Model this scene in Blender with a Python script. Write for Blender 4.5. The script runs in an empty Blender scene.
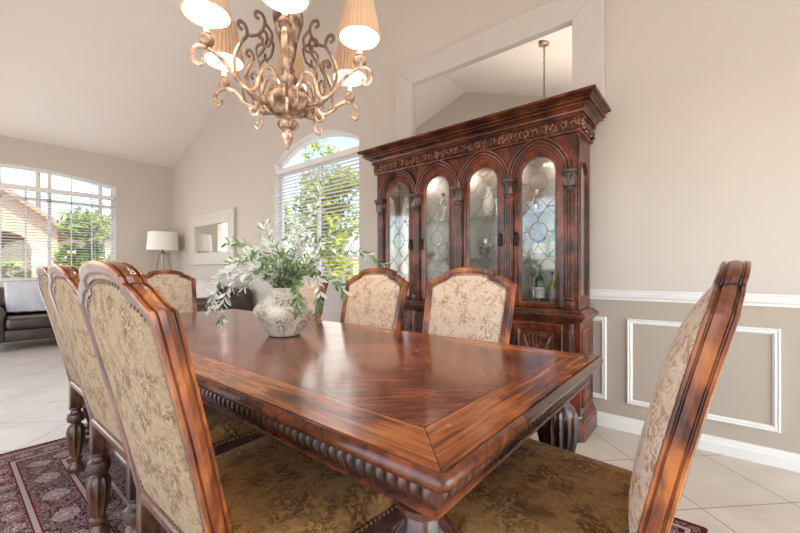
import bpy, bmesh, math, random
from math import pi, sin, cos, radians, sqrt
from mathutils import Vector, Matrix
random.seed(7)
S = bpy.context.scene
C = S.collection
H = 1.09                       # eye height
WX = 2.97                      # right wall
WY = 8.41                      # back wall
LX = -0.95                     # left wall
RY = -2.3                      # rear wall
RIDGE_Y, RIDGE_Z, SLOPE = 3.924, 4.767, 0.356

# ------------------------------------------------------------------ materials
class NT:
    def __init__(s, name):
        s.m = bpy.data.materials.new(name); s.m.use_nodes = True
        s.t = s.m.node_tree; s.n = s.t.nodes; s.l = s.t.links
        s.n.clear()
        s.out = s.n.new('ShaderNodeOutputMaterial')
        s.b = s.n.new('ShaderNodeBsdfPrincipled')
        s.l.new(s.b.outputs[0], s.out.inputs[0])
        s.tc = None
    def coord(s, kind='Object', scale=(1,1,1), rot=(0,0,0), loc=(0,0,0)):
        if not s.tc: s.tc = s.n.new('ShaderNodeTexCoord')
        m = s.n.new('ShaderNodeMapping')
        m.inputs['Scale'].default_value = scale; m.inputs['Rotation'].default_value = rot
        m.inputs['Location'].default_value = loc
        s.l.new(s.tc.outputs[kind], m.inputs[0]); return m.outputs[0]
    def put(s, sock, v):
        if hasattr(v, 'is_output') or isinstance(v, bpy.types.NodeSocket): s.l.new(v, sock)
        else: sock.default_value = v
    def math(s, op, a, b=None, c=None):
        n = s.n.new('ShaderNodeMath'); n.operation = op
        s.put(n.inputs[0], a)
        if b is not None: s.put(n.inputs[1], b)
        if c is not None: s.put(n.inputs[2], c)
        return n.outputs[0]
    def noise(s, vec, scale=5, detail=4, rough=.55, dist=0, out=0):
        n = s.n.new('ShaderNodeTexNoise'); s.l.new(vec, n.inputs['Vector'])
        n.inputs['Scale'].default_value = scale; n.inputs['Detail'].default_value = detail
        n.inputs['Roughness'].default_value = rough; n.inputs['Distortion'].default_value = dist
        return n.outputs[out]
    def voro(s, vec, scale=5, feat='F1', out='Distance', rnd=1):
        n = s.n.new('ShaderNodeTexVoronoi'); n.feature = feat; s.l.new(vec, n.inputs['Vector'])
        n.inputs['Scale'].default_value = scale; n.inputs['Randomness'].default_value = rnd
        return n.outputs[out]
    def ramp(s, fac, stops, interp='LINEAR'):
        n = s.n.new('ShaderNodeValToRGB'); e = n.color_ramp.elements; n.color_ramp.interpolation = interp
        s.l.new(fac, n.inputs[0])
        while len(e) < len(stops): e.new(.5)
        for i, (p, c) in enumerate(stops):
            e[i].position = p; e[i].color = (*c, 1) if len(c) == 3 else c
        return n.outputs[0]
    def mix(s, fac, a, b):
        n = s.n.new('ShaderNodeMix'); n.data_type = 'RGBA'
        s.put(n.inputs[0], fac)
        for k, v in ((6, a), (7, b)):
            if isinstance(v, tuple): n.inputs[k].default_value = (*v, 1)
            else: s.l.new(v, n.inputs[k])
        return n.outputs[2]
    def bump(s, h, strength=.3, dist=.01):
        n = s.n.new('ShaderNodeBump'); n.inputs['Strength'].default_value = strength
        n.inputs['Distance'].default_value = dist
        s.l.new(h, n.inputs['Height']); s.l.new(n.outputs[0], s.b.inputs['Normal'])
    def sep(s, vec):
        n = s.n.new('ShaderNodeSeparateXYZ'); s.l.new(vec, n.inputs[0]); return n.outputs
    def comb(s, x, y, z):
        n = s.n.new('ShaderNodeCombineXYZ')
        for i, v in enumerate((x, y, z)): s.put(n.inputs[i], v)
        return n.outputs[0]
    def col(s, v):
        if isinstance(v, tuple): s.b.inputs['Base Color'].default_value = (*v, 1)
        else: s.l.new(v, s.b.inputs['Base Color'])
    def set(s, **k):
        for a, v in k.items():
            a = {'rough': 'Roughness', 'metal': 'Metallic', 'coat': 'Coat Weight', 'coatr': 'Coat Roughness',
                 'sheen': 'Sheen Weight', 'spec': 'Specular IOR Level', 'trans': 'Transmission Weight', 'ior': 'IOR'}[a]
            s.b.inputs[a].default_value = v
        return s

def plain(name, c, rough=.5, metal=0, vary=.06, scale=8, bump=0, **k):
    t = NT(name); v = t.coord()
    n = t.noise(v, scale, 3)
    lo = tuple(x*(1-vary) for x in c); hi = tuple(min(1, x*(1+vary)) for x in c)
    t.col(t.ramp(n, [(.3, lo), (.7, hi)])); t.set(rough=rough, metal=metal, **k)
    if bump: t.bump(t.noise(v, scale*12, 2), bump, .003)
    return t.m

def wood(name, dark, mid, light, stretch=(6, 6, 1), scale=5, rough=.3, coat=.3, blotch=.5, bump=.08):
    t = NT(name); v = t.coord(scale=stretch)
    g = t.noise(v, scale, 6, .62, 1.2)
    b = t.noise(t.coord(), 7, 3, .6)
    f = t.math('ADD', t.math('MULTIPLY', g, 1-blotch), t.math('MULTIPLY', b, blotch))
    t.col(t.ramp(f, [(.38, dark), (.5, mid), (.63, light)]))
    t.set(rough=rough, coat=coat, coatr=.15)
    t.bump(g, bump, .004)
    return t.m

M = {}
def paint(name, c): 
    t = NT(name); v = t.coord()
    t.col(t.ramp(t.noise(v, 1.3, 2), [(.3, tuple(x*.985 for x in c)), (.7, tuple(min(1, x*1.015) for x in c))]))
    t.set(rough=.62, spec=.3); t.bump(t.noise(v, 90, 3), .08, .002)
    return t.m
# wall: greige above the chair rail, a deeper taupe in the wainscot
M['wall'] = paint('wall_paint', (.60, .535, .48))
M['wains'] = paint('wainscot_taupe', (.455, .385, .32))
M['ceil'] = paint('ceiling_paint', (.77, .71, .66))
M['trim'] = plain('white_trim', (.80, .78, .75), .35, vary=.02)
M['frame'] = plain('mirror_frame_paint', (.60, .545, .50), .4, vary=.02)
M['blind'] = plain('blind_white', (.80, .77, .74), .45, vary=.02)

def wood_table():
    # origin of the top object is the table centre
    t = NT('table_top_veneer'); o = t.sep(t.coord())
    ax = t.math('ABSOLUTE', o[0]); ay = t.math('ABSOLUTE', o[1])
    hx, hy, bw = .5585, 1.435, .142
    dx = t.math('SUBTRACT', hx, ax); dy = t.math('SUBTRACT', hy, ay)
    d = t.math('MINIMUM', dx, dy)
    border = t.math('LESS_THAN', d, bw)
    endb = t.math('LESS_THAN', dy, dx)          # boards of the short ends
    # grain directions
    gl = t.comb(t.math('MULTIPLY', o[0], 26), t.math('MULTIPLY', o[1], 2.2), 0)
    ge = t.comb(t.math('MULTIPLY', o[0], 2.2), t.math('MULTIPLY', o[1], 26), 3)
    # central field quartered: grain runs from the middle of the field to the corners
    u = t.math('SUBTRACT', ax, t.math('MULTIPLY', t.math('PINGPONG', ay, .72), 1))
    w = t.math('ADD', ax, t.math('PINGPONG', ay, .72))
    gc = t.comb(t.math('MULTIPLY', u, 30), t.math('MULTIPLY', w, 3), 7)
    def ng(v, ds=1.0): return t.noise(v, 1.6, 7, .62, ds)
    nb = t.n.new('ShaderNodeMix'); t.put(nb.inputs[0], endb); t.put(nb.inputs[2], ng(gl)); t.put(nb.inputs[3], ng(ge))
    n2 = t.n.new('ShaderNodeMix'); t.put(n2.inputs[0], border); t.put(n2.inputs[2], ng(gc, .5)); t.put(n2.inputs[3], nb.outputs[0])
    blot = t.noise(t.coord(), 4.5, 3, .6)
    f = t.math('ADD', t.math('MULTIPLY', n2.outputs[0], .62), t.math('MULTIPLY', blot, .38))
    ctr = t.ramp(f, [(.36, (.045, .012, .006)), (.49, (.150, .038, .018)), (.62, (.29, .09, .045))])
    brd = t.ramp(f, [(.38, (.075, .018, .007)), (.49, (.26, .070, .022)), (.60, (.46, .16, .05))])
    c = t.mix(border, ctr, brd)
    # dark inlay string along the border line
    line = t.math('LESS_THAN', t.math('ABSOLUTE', t.math('SUBTRACT', d, bw)), .0028)
    line2 = t.math('MULTIPLY', border, t.math('LESS_THAN', t.math('ABSOLUTE', t.math('SUBTRACT', dx, dy)), .0016))
    l = t.math('MAXIMUM', line, line2)
    t.col(t.mix(t.math('MULTIPLY', l, .8), c, (.03, .008, .004)))
    t.set(rough=.17, coat=.25, coatr=.1)
    t.bump(n2.outputs[0], .05, .003)
    rn = t.noise(t.coord(), 9, 4); t.l.new(t.math('MULTIPLY_ADD', rn, .22, .12), t.b.inputs['Roughness'])
    return t.m
M['top'] = wood_table()
M['tedge'] = wood('table_edge_wood', (0.0248, 0.0069, 0.0024), (0.0957, 0.0224, 0.0072), (0.2363, 0.0604, 0.0168), (4, 4, 4), 4, .25, .25)
M['tdark'] = wood('table_carved_wood', (0.0079, 0.0027, 0.0017), (0.0330, 0.0086, 0.0038), (0.0858, 0.0216, 0.0084), (5, 5, 2), 4, .3, .35)
M['cab'] = wood('cabinet_cherry', (0.0287, 0.0056, 0.0025), (0.1230, 0.0237, 0.0080), (0.2624, 0.0592, 0.0185), (6, 6, 1.2), 4, .33, .2, .6)
M['cabd'] = wood('cabinet_moulding', (0.0175, 0.0053, 0.0023), (0.0826, 0.0189, 0.0069), (0.2138, 0.0544, 0.0196), (3, 3, 3), 6, .32, .2, .6)
M['carve'] = wood('cabinet_carving', (0.0336, 0.0128, 0.0075), (0.1440, 0.0480, 0.0245), (0.3456, 0.1440, 0.0816), (3, 3, 3), 8, .3, .4, .3)
M['capital'] = wood('cabinet_capital_carving', (0.0154, 0.0084, 0.0063), (0.0595, 0.0294, 0.0210), (0.1470, 0.0875, 0.0665), (3, 3, 3), 8, .3, .4, .3)
M['chair'] = wood('chair_frame_wood', (0.0446, 0.0097, 0.0027), (0.2142, 0.0501, 0.0109), (0.4909, 0.1534, 0.0306), (8, 8, 1.5), 4, .3, .2, .55)
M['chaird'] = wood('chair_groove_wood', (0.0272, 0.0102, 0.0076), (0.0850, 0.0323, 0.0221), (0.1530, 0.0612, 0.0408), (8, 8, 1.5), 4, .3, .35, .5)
M['brass'] = plain('aged_brass_nails', (.20, .15, .08), .35, .85)
M['iron'] = plain('dark_bronze_pull', (.05, .04, .035), .4, .8)

def fabric(name, base, second, third, rough=.9, sc=16, thr=.53):
    t = NT(name); v = t.coord()
    a = t.noise(v, sc, 5, .7, 1.6); b = t.noise(v, sc*.35, 2, .5, .5)
    w = t.voro(v, sc*1.7)
    m1 = t.ramp(a, [(thr-.03, (0, 0, 0)), (thr+.05, (1, 1, 1))])
    m2 = t.ramp(b, [(.42, (0, 0, 0)), (.6, (1, 1, 1))])
    m3 = t.ramp(w, [(.12, (1, 1, 1)), (.3, (0, 0, 0))])
    c = t.mix(t.math('MULTIPLY', m1, t.math('MULTIPLY_ADD', m2, .6, .25)), base, second)
    c = t.mix(t.math('MULTIPLY', m3, t.math('MULTIPLY', m2, .6)), c, third)
    t.col(c); t.set(rough=rough, sheen=.05, spec=.15)
    t.bump(t.math('ADD', a, t.math('MULTIPLY', t.noise(v, 320, 2), .6)), .35, .003)
    return t.m
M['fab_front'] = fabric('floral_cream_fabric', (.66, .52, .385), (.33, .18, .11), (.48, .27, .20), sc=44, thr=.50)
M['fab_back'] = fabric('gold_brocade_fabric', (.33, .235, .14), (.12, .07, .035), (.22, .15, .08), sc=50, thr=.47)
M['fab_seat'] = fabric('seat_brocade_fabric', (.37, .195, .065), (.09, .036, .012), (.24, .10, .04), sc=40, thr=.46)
M['leather'] = plain('brown_leather', (.045, .025, .021), .33, vary=.3, bump=.3, scale=9)
M['throw'] = plain('grey_throw', (.52, .51, .53), .95, vary=.08, bump=.5, scale=20)
M['cushion'] = fabric('cushion_cream_fabric', (.62, .56, .50), (.40, .35, .32), (.5, .45, .4), sc=12)
M['lamp_shade'] = plain('linen_shade', (.80, .77, .73), .9, vary=.02)
M['palewood'] = plain('pale_wood', (.42, .33, .25), .55, vary=.12)
M['mirror'] = NT('mirror_glass').set(metal=1, rough=.015); M['mirror'].col((.88, .88, .86)); M['mirror'] = M['mirror'].m
M['cabmirror'] = plain('antiqued_mirror', (.50, .47, .44), .38, .9, vary=.15)
M['gold'] = None
def gold():
    t = NT('antique_gilt'); v = t.coord()
    a = t.noise(v, 24, 3, .6)
    t.col(t.ramp(a, [(.34, (.26, .15, .10)), (.48, (.55, .37, .26)), (.64, (.85, .68, .54))]))
    t.set(rough=.42, metal=.55); t.bump(a, .4, .003); return t.m
M['gold'] = gold()
def gold2():
    t = NT('bronze_patina'); v = t.coord()
    a = t.noise(v, 22, 3, .6)
    t.col(t.ramp(a, [(.34, (.13, .07, .045)), (.49, (.34, .22, .15)), (.66, (.70, .54, .40))]))
    t.set(rough=.42, metal=.5); t.bump(a, .3, .003); return t.m
M['patina'] = gold2()
def glass(name, tint=(.9, .93, .92), rfl=.09, rough=.02):
    t = NT(name); t.n.remove(t.b)
    tr = t.n.new('ShaderNodeBsdfTransparent'); tr.inputs[0].default_value = (*tint, 1)
    gl = t.n.new('ShaderNodeBsdfGlossy'); gl.inputs['Roughness'].default_value = rough
    gl.inputs[0].default_value = (1, 1, 1, 1)
    fr = t.n.new('ShaderNodeFresnel'); ge = t.n.new('ShaderNodeNewGeometry'); t.l.new(t.math('MULTIPLY_ADD', ge.outputs['Backfacing'], 1/1.5-1.5, 1.5), fr.inputs[0])
    mx = t.n.new('ShaderNodeMixShader')
    f = t.math('ADD', fr.outputs[0], rfl)
    t.l.new(f, mx.inputs[0]); t.l.new(tr.outputs[0], mx.inputs[1]); t.l.new(gl.outputs[0], mx.inputs[2])
    t.l.new(mx.outputs[0], t.out.inputs[0])
    return t.m
M['bronze'] = plain('brown_bronze', (.26, .165, .115), .4, .6, vary=.25, scale=20)
M['winglass'] = glass('window_glass', (.96, .98, .98), 0)
M['cabglass'] = glass('seeded_cabinet_glass', (.95, .96, .95), .02, .04)
M['lead'] = plain('leading', (.22, .20, .18), .35, .8)
M['shelfglass'] = glass('shelf_glass', (.80, .92, .86), .12, .03)
def emis(name, c, s):
    t = NT(name); t.b.inputs['Emission Color'].default_value = (*c, 1)
    t.b.inputs['Emission Strength'].default_value = s; t.col(c); return t.m
M['bulb'] = emis('lit_bulb', (1, .86, .66), 14)
M['puck'] = emis('fill_puck_glow', (1, .9, .8), 3)
def shade_mat():
    t = NT('pleated_shade_fabric'); v = t.coord()
    t.n.remove(t.b)
    d = t.n.new('ShaderNodeBsdfDiffuse'); d.inputs[0].default_value = (.90, .74, .58, 1)
    tr = t.n.new('ShaderNodeBsdfTranslucent'); tr.inputs[0].default_value = (.98, .74, .52, 1)
    mx = t.n.new('ShaderNodeMixShader'); mx.inputs[0].default_value = .5
    t.l.new(d.outputs[0], mx.inputs[1]); t.l.new(tr.outputs[0], mx.inputs[2]); t.l.new(mx.outputs[0], t.out.inputs[0])
    return t.m
M['shade'] = shade_mat()
M['shade_in'] = plain('shade_lining', (.90, .86, .80), .8, vary=.01)
M['candle'] = plain('ivory_candle_sleeve', (.85, .80, .72), .5, vary=.02)
def stone_vase():
    t = NT('travertine_vase'); v = t.coord(scale=(1, 1, 1.0))
    a = t.noise(v, 75, 6, .75, .4); b = t.noise(v, 11, 3)
    f = t.math('MULTIPLY', t.ramp(a, [(.50, (0, 0, 0)), (.56, (1, 1, 1))]), t.ramp(b, [(.44, (.08, .08, .08)), (.56, (1, 1, 1))]))
    t.col(t.mix(f, (.74, .66, .53), (.38, .25, .15))); t.set(rough=.7)
    t.bump(t.math('MULTIPLY', f, -1), .7, .006); return t.m
M['vase'] = stone_vase()
def leafm(name, c, c2):
    t = NT(name); v = t.coord()
    t.n.remove(t.b)
    cc = t.ramp(t.noise(v, 22, 2), [(.35, c), (.65, c2)])
    d = t.n.new('ShaderNodeBsdfDiffuse'); tr = t.n.new('ShaderNodeBsdfTranslucent'); mx = t.n.new('ShaderNodeMixShader')
    mx.inputs[0].default_value = .3
    t.l.new(cc, d.inputs[0]); t.l.new(cc, tr.inputs[0])
    t.l.new(d.outputs[0], mx.inputs[1]); t.l.new(tr.outputs[0], mx.inputs[2]); t.l.new(mx.outputs[0], t.out.inputs[0])
    return t.m
M['leaf_g'] = leafm('green_leaf', (.12, .22, .07), (.30, .42, .20))
M['leaf_w'] = leafm('silver_leaf', (.66, .70, .66), (.86, .87, .84))
M['stem'] = plain('olive_stem', (.25, .22, .12), .7)
M['tree_g'] = leafm('tree_leaf', (.16, .26, .06), (.45, .50, .12))
M['tree_r'] = leafm('bougainvillea_leaf', (.45, .16, .10), (.42, .40, .12))
M['tree_y'] = leafm('lime_tree_leaf', (.24, .33, .05), (.62, .62, .12))
M['bark'] = plain('bark', (.22, .17, .13), .9, vary=.3, bump=.6)
M['stucco'] = plain('tan_stucco', (.55, .40, .27), .9, vary=.05, bump=.3)
M['stucco2'] = plain('beige_stucco', (.62, .50, .38), .9, vary=.05, bump=.3)
M['rooftile'] = plain('clay_roof_tile', (.48, .27, .17), .9, vary=.25, scale=14)
M['gravel'] = plain('desert_gravel', (.50, .42, .34), .95, vary=.2, scale=20)

def floor_mat():
    t = NT('floor_tile')
    o = t.coord(rot=(0, 0, 0))
    s = t.sep(o); k = .457
    x = t.math('SUBTRACT', s[0], 2.223); y = t.math('SUBTRACT', s[1], .04)
    u = t.math('DIVIDE', t.math('MULTIPLY', t.math('ADD', x, y), .70711), k)
    v = t.math('DIVIDE', t.math('MULTIPLY', t.math('SUBTRACT', x, y), .70711), k)
    def edge(a):
        f = t.math('SUBTRACT', a, t.math('ROUND', a)); return t.math('ABSOLUTE', f)
    g = t.math('MINIMUM', edge(u), edge(v))
    grout = t.math('LESS_THAN', g, .0065)
    cell = t.comb(t.math('FLOOR', u), t.math('FLOOR', v), 0)
    wn = t.n.new('ShaderNodeTexWhiteNoise'); t.l.new(cell, wn.inputs[0])
    base = t.ramp(t.noise(o, 3.2, 5, .6, .7), [(.3, (.52, .445, .37)), (.7, (.64, .57, .49))])
    c = t.mix(t.math('MULTIPLY', wn.outputs[0], .22), base, (.52, .44, .36))
    t.col(t.mix(grout, c, (.22, .19, .16))); t.set(rough=.3, spec=.45)
    t.bump(t.math('SUBTRACT', 1, grout), .3, .002)
    return t.m
M['floor'] = floor_mat()

def rug_mat(hx, hy):
    t = NT('persian_rug_wool'); o = t.coord(); s = t.sep(o)
    ax = t.math('ABSOLUTE', s[0]); ay = t.math('ABSOLUTE', s[1])
    dx = t.math('SUBTRACT', hx, ax); dy = t.math('SUBTRACT', hy, ay)
    e = t.math('MINIMUM', dx, dy)
    side = t.math('LESS_THAN', dx, dy)
    # coordinate running along the border
    nm = t.n.new('ShaderNodeMix'); t.put(nm.inputs[0], side); t.put(nm.inputs[2], s[0]); t.put(nm.inputs[3], s[1])
    along = nm.outputs[0]
    red, navy, cream, pink = (.15, .008, .014), (.020, .014, .024), (.42, .35, .29), (.26, .12, .10)
    n1 = t.noise(o, 46, 3, .6, 1.5); w1 = t.voro(o, 34)
    field = t.ramp(t.noise(o, 60, 2, .6, 2.2), [(.0, navy), (.42, navy), (.43, cream), (.455, red), (.51, red), (.52, cream), (.56, navy), (.60, cream), (.64, red)], 'CONSTANT')
    vine = t.ramp(w1, [(.0, cream), (.15, cream), (.2, navy), (.34, red), (.5, red), (.55, cream), (.6, navy)], 'CONSTANT')
    c = t.mix(t.ramp(n1, [(.46, (0, 0, 0)), (.5, (1, 1, 1))]), vine, field)
    def band(a, b): return t.math('MULTIPLY', t.math('GREATER_THAN', e, a), t.math('LESS_THAN', e, b))
    def medallions(c, mid, pitch, rx, ry, hot):
        p = t.math('MULTIPLY', t.math('SUBTRACT', t.math('FRACT', t.math('DIVIDE', along, pitch)), .5), pitch)
        q = t.math('SUBTRACT', e, mid)
        r = t.math('ADD', t.math('POWER', t.math('ABSOLUTE', t.math('DIVIDE', p, ry)), 1.6), t.math('POWER', t.math('ABSOLUTE', t.math('DIVIDE', q, rx)), 1.6))
        r = t.math('ADD', r, t.math('MULTIPLY', t.math('SUBTRACT', t.noise(o, 90, 2), .5), 1.1))
        ins = t.math('LESS_THAN', r, 1)
        cc = t.ramp(t.math('MULTIPLY', r, 1), [(0, cream), (.18, hot), (.34, cream), (.5, hot), (.66, cream), (.9, navy)], 'CONSTANT')
        return t.mix(t.math('MULTIPLY', ins, .85), c, cc)
    c = medallions(c, .128, .115, .034, .040, red)
    c = medallions(c, .285, .235, .052, .062, pink)
    c = medallions(c, .43, .115, .030, .038, navy)
    zig = t.math('GREATER_THAN', t.math('FRACT', t.math('ADD', t.math('DIVIDE', along, .028), t.math('MULTIPLY', e, 60))), .4)
    for a, b in ((.052, .070), (.178, .196), (.366, .384), (.476, .49)):
        bc = t.mix(zig, cream, navy)
        c = t.mix(band(a, b), c, t.mix(.75, bc, cream))
    for a, b in ((.045, .052), (.07, .076), (.172, .178), (.196, .202), (.36, .366), (.384, .390)):
        c = t.mix(band(a, b), c, red)
    c = t.mix(t.math('LESS_THAN', e, .02), c, (.10, .012, .018))
    t.col(c); t.set(rough=.95, spec=.05); t.bump(t.noise(o, 260, 2), .5, .004)
    return t.m

# ------------------------------------------------------------------ mesh builder
class MB:
    def __init__(s): s.v = []; s.f = []; s.m = []
    def add(s, v, f, m=0):
        k = len(s.v); s.v += [tuple(p) for p in v]; s.f += [tuple(i+k for i in q) for q in f]; s.m += [m]*len(f); return s
    def box(s, x0, x1, y0, y1, z0, z1, m=0):
        v = [(x, y, z) for z in (z0, z1) for y in (y0, y1) for x in (x0, x1)]
        return s.add(v, [(0, 2, 3, 1), (4, 5, 7, 6), (0, 1, 5, 4), (2, 6, 7, 3), (0, 4, 6, 2), (1, 3, 7, 5)], m)
    def rbox(s, x0, x1, y0, y1, z0, z1, r=.01, seg=2, m=0, mat=None):
        bm = bmesh.new(); bmesh.ops.create_cube(bm, size=1)
        for w in bm.verts:
            w.co = Vector(((x0+x1)/2+w.co.x*(x1-x0), (y0+y1)/2+w.co.y*(y1-y0), (z0+z1)/2+w.co.z*(z1-z0)))
        bmesh.ops.bevel(bm, geom=bm.edges[:], offset=min(r, .49*min(x1-x0, y1-y0, z1-z0)), segments=seg, affect='EDGES', profile=.5)
        if mat is not None: bmesh.ops.transform(bm, matrix=mat, verts=bm.verts)
        bm.verts.index_update()
        s.add([w.co[:] for w in bm.verts], [[w.index for w in f.verts] for f in bm.faces], m); bm.free(); return s
    def lathe(s, prof, c=(0, 0, 0), n=24, m=0, mat=None, cap=True):
        # prof: (r, z[, flutes, amp])
        v = []
        for p in prof:
            fl, am = (p[2], p[3]) if len(p) > 2 else (0, 0)
            for i in range(n):
                a = 2*pi*i/n; r = p[0]*(1+am*cos(fl*a)) if fl else p[0]
                v.append(Vector((r*cos(a), r*sin(a), p[1])))
        if mat is not None: v = [mat @ w for w in v]
        v = [(w[0]+c[0], w[1]+c[1], w[2]+c[2]) for w in v]
        up = prof[-1][1] >= prof[0][1]
        f = []
        for j in range(len(prof)-1):
            for i in range(n):
                a, b = j*n+i, j*n+(i+1) % n
                f.append((a, b, b+n, a+n) if up else (a, a+n, b+n, b))
        if cap:
            lo = tuple(range(n)); hi = tuple((len(prof)-1)*n+i for i in range(n))
            f.append(lo[::-1] if up else lo); f.append(hi if up else hi[::-1])
        return s.add(v, f, m)
    def tube(s, pts, r, n=8, m=0, closed=False, cap=True, flat=1):
        pts = [Vector(p) for p in pts]; N = len(pts)
        rr = r if isinstance(r, (list, tuple)) else [r]*N
        v = []; prev = None
        for i, p in enumerate(pts):
            if closed: t = pts[(i+1) % N]-pts[i-1]
            else: t = pts[min(i+1, N-1)]-pts[max(i-1, 0)]
            t = t.normalized() if t.length > 1e-9 else Vector((0, 0, 1))
            if prev is None:
                ref = Vector((0, 0, 1)) if abs(t.z) < .9 else Vector((1, 0, 0))
                u = t.cross(ref).normalized()
            else:
                u = prev - t*prev.dot(t); u = u.normalized() if u.length > 1e-6 else t.orthogonal().normalized()
            prev = u; w = t.cross(u)
            for k in range(n):
                a = 2*pi*k/n; v.append(p+u*(rr[i]*cos(a)*flat)+w*(rr[i]*sin(a)))
        f = []
        for j in range(N if closed else N-1):
            for k in range(n):
                a = j*n+k; b = j*n+(k+1) % n; c2 = ((j+1) % N)*n+(k+1) % n; d = ((j+1) % N)*n+k
                f.append((a, b, c2, d))
        if cap and not closed: f.append(tuple(range(n))[::-1]); f.append(tuple((N-1)*n+k for k in range(n)))
        return s.add(v, f, m)
    def loops(s, L, m=0, cap0=True, cap1=True, closed=False):
        n = len(L[0]); v = [p for l in L for p in l]; f = []
        K = len(L)
        for j in range(K if closed else K-1):
            for i in range(n):
                a = j*n+i; b = j*n+(i+1) % n; j2 = (j+1) % K
                f.append((a, b, j2*n+(i+1) % n, j2*n+i))
        if not closed:
            if cap0: f.append(tuple(range(n))[::-1])
            if cap1: f.append(tuple((K-1)*n+i for i in range(n)))
        return s.add(v, f, m)
    def build(s, name, mats, parent=None, smooth=True, angle=38, off=(0, 0, 0)):
        me = bpy.data.meshes.new(name)
        me.from_pydata([(p[0]-off[0], p[1]-off[1], p[2]-off[2]) for p in s.v], [], s.f)
        if not isinstance(mats, (list, tuple)): mats = [mats]
        for k in mats: me.materials.append(k)
        for i, p in enumerate(me.polygons): p.material_index = s.m[i]
        bm = bmesh.new(); bm.from_mesh(me); bmesh.ops.recalc_face_normals(bm, faces=bm.faces[:])
        bm.to_mesh(me); bm.free()
        if smooth:
            me.polygons.foreach_set('use_smooth', [True]*len(me.polygons))
            try: me.set_sharp_from_angle(angle=radians(angle))
            except Exception: pass
        o = bpy.data.objects.new(name, me); C.objects.link(o)
        if parent is not None: o.parent = parent
        return o

def tag(o, label, cat, group=None):
    o['label'] = label; o['category'] = cat
    if group: o['group'] = group
    return o
def thing(name, label, cat, loc=(0, 0, 0), rz=0, group=None):
    o = bpy.data.objects.new(name, None); C.objects.link(o)
    o.location = loc; o.rotation_euler = (0, 0, rz); o.empty_display_size = .1
    return tag(o, label, cat, group)
def struct(o): o['kind'] = 'structure'; return o
def kids(o): return [c for c in bpy.data.objects if c.parent == o]
def dup(o, loc=None, rz=None, label=None, group=None, parent=None):
    c = o.copy(); C.objects.link(c)
    if parent is not None: c.parent = parent
    if loc is not None: c.location = loc
    if rz is not None: c.rotation_euler = (0, 0, rz)
    if label: c['label'] = label
    if group: c['group'] = group
    for k in kids(o): dup(k, parent=c)
    return c
def rrect(x0, x1, y0, y1, r, z, n=4):
    P = []
    for cx, cy, a0 in ((x1-r, y1-r, 0), (x0+r, y1-r, 90), (x0+r, y0+r, 180), (x1-r, y0+r, 270)):
        for i in range(n+1):
            a = radians(a0+90*i/n); P.append((cx+r*cos(a), cy+r*sin(a), z))
    return P
def spiral(cx, cz, r0, r1, a0, turns, n=18):
    return [(cx+(r0+(r1-r0)*i/n)*cos(a0+turns*2*pi*i/n), cz+(r0+(r1-r0)*i/n)*sin(a0+turns*2*pi*i/n)) for i in range(n+1)]
def bez(P, n=12):
    # catmull-rom through control points
    P = [Vector(p) for p in P]; out = []
    Q = [P[0]*2-P[1]]+P+[P[-1]*2-P[-2]]
    for i in range(1, len(Q)-2):
        for k in range(n):
            t = k/n; a, b, c, d = Q[i-1], Q[i], Q[i+1], Q[i+2]
            out.append(.5*((2*b)+(c-a)*t+(2*a-5*b+4*c-d)*t*t+(3*b-a-3*c+d)*t**3))
    out.append(P[-1]); return out

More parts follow.
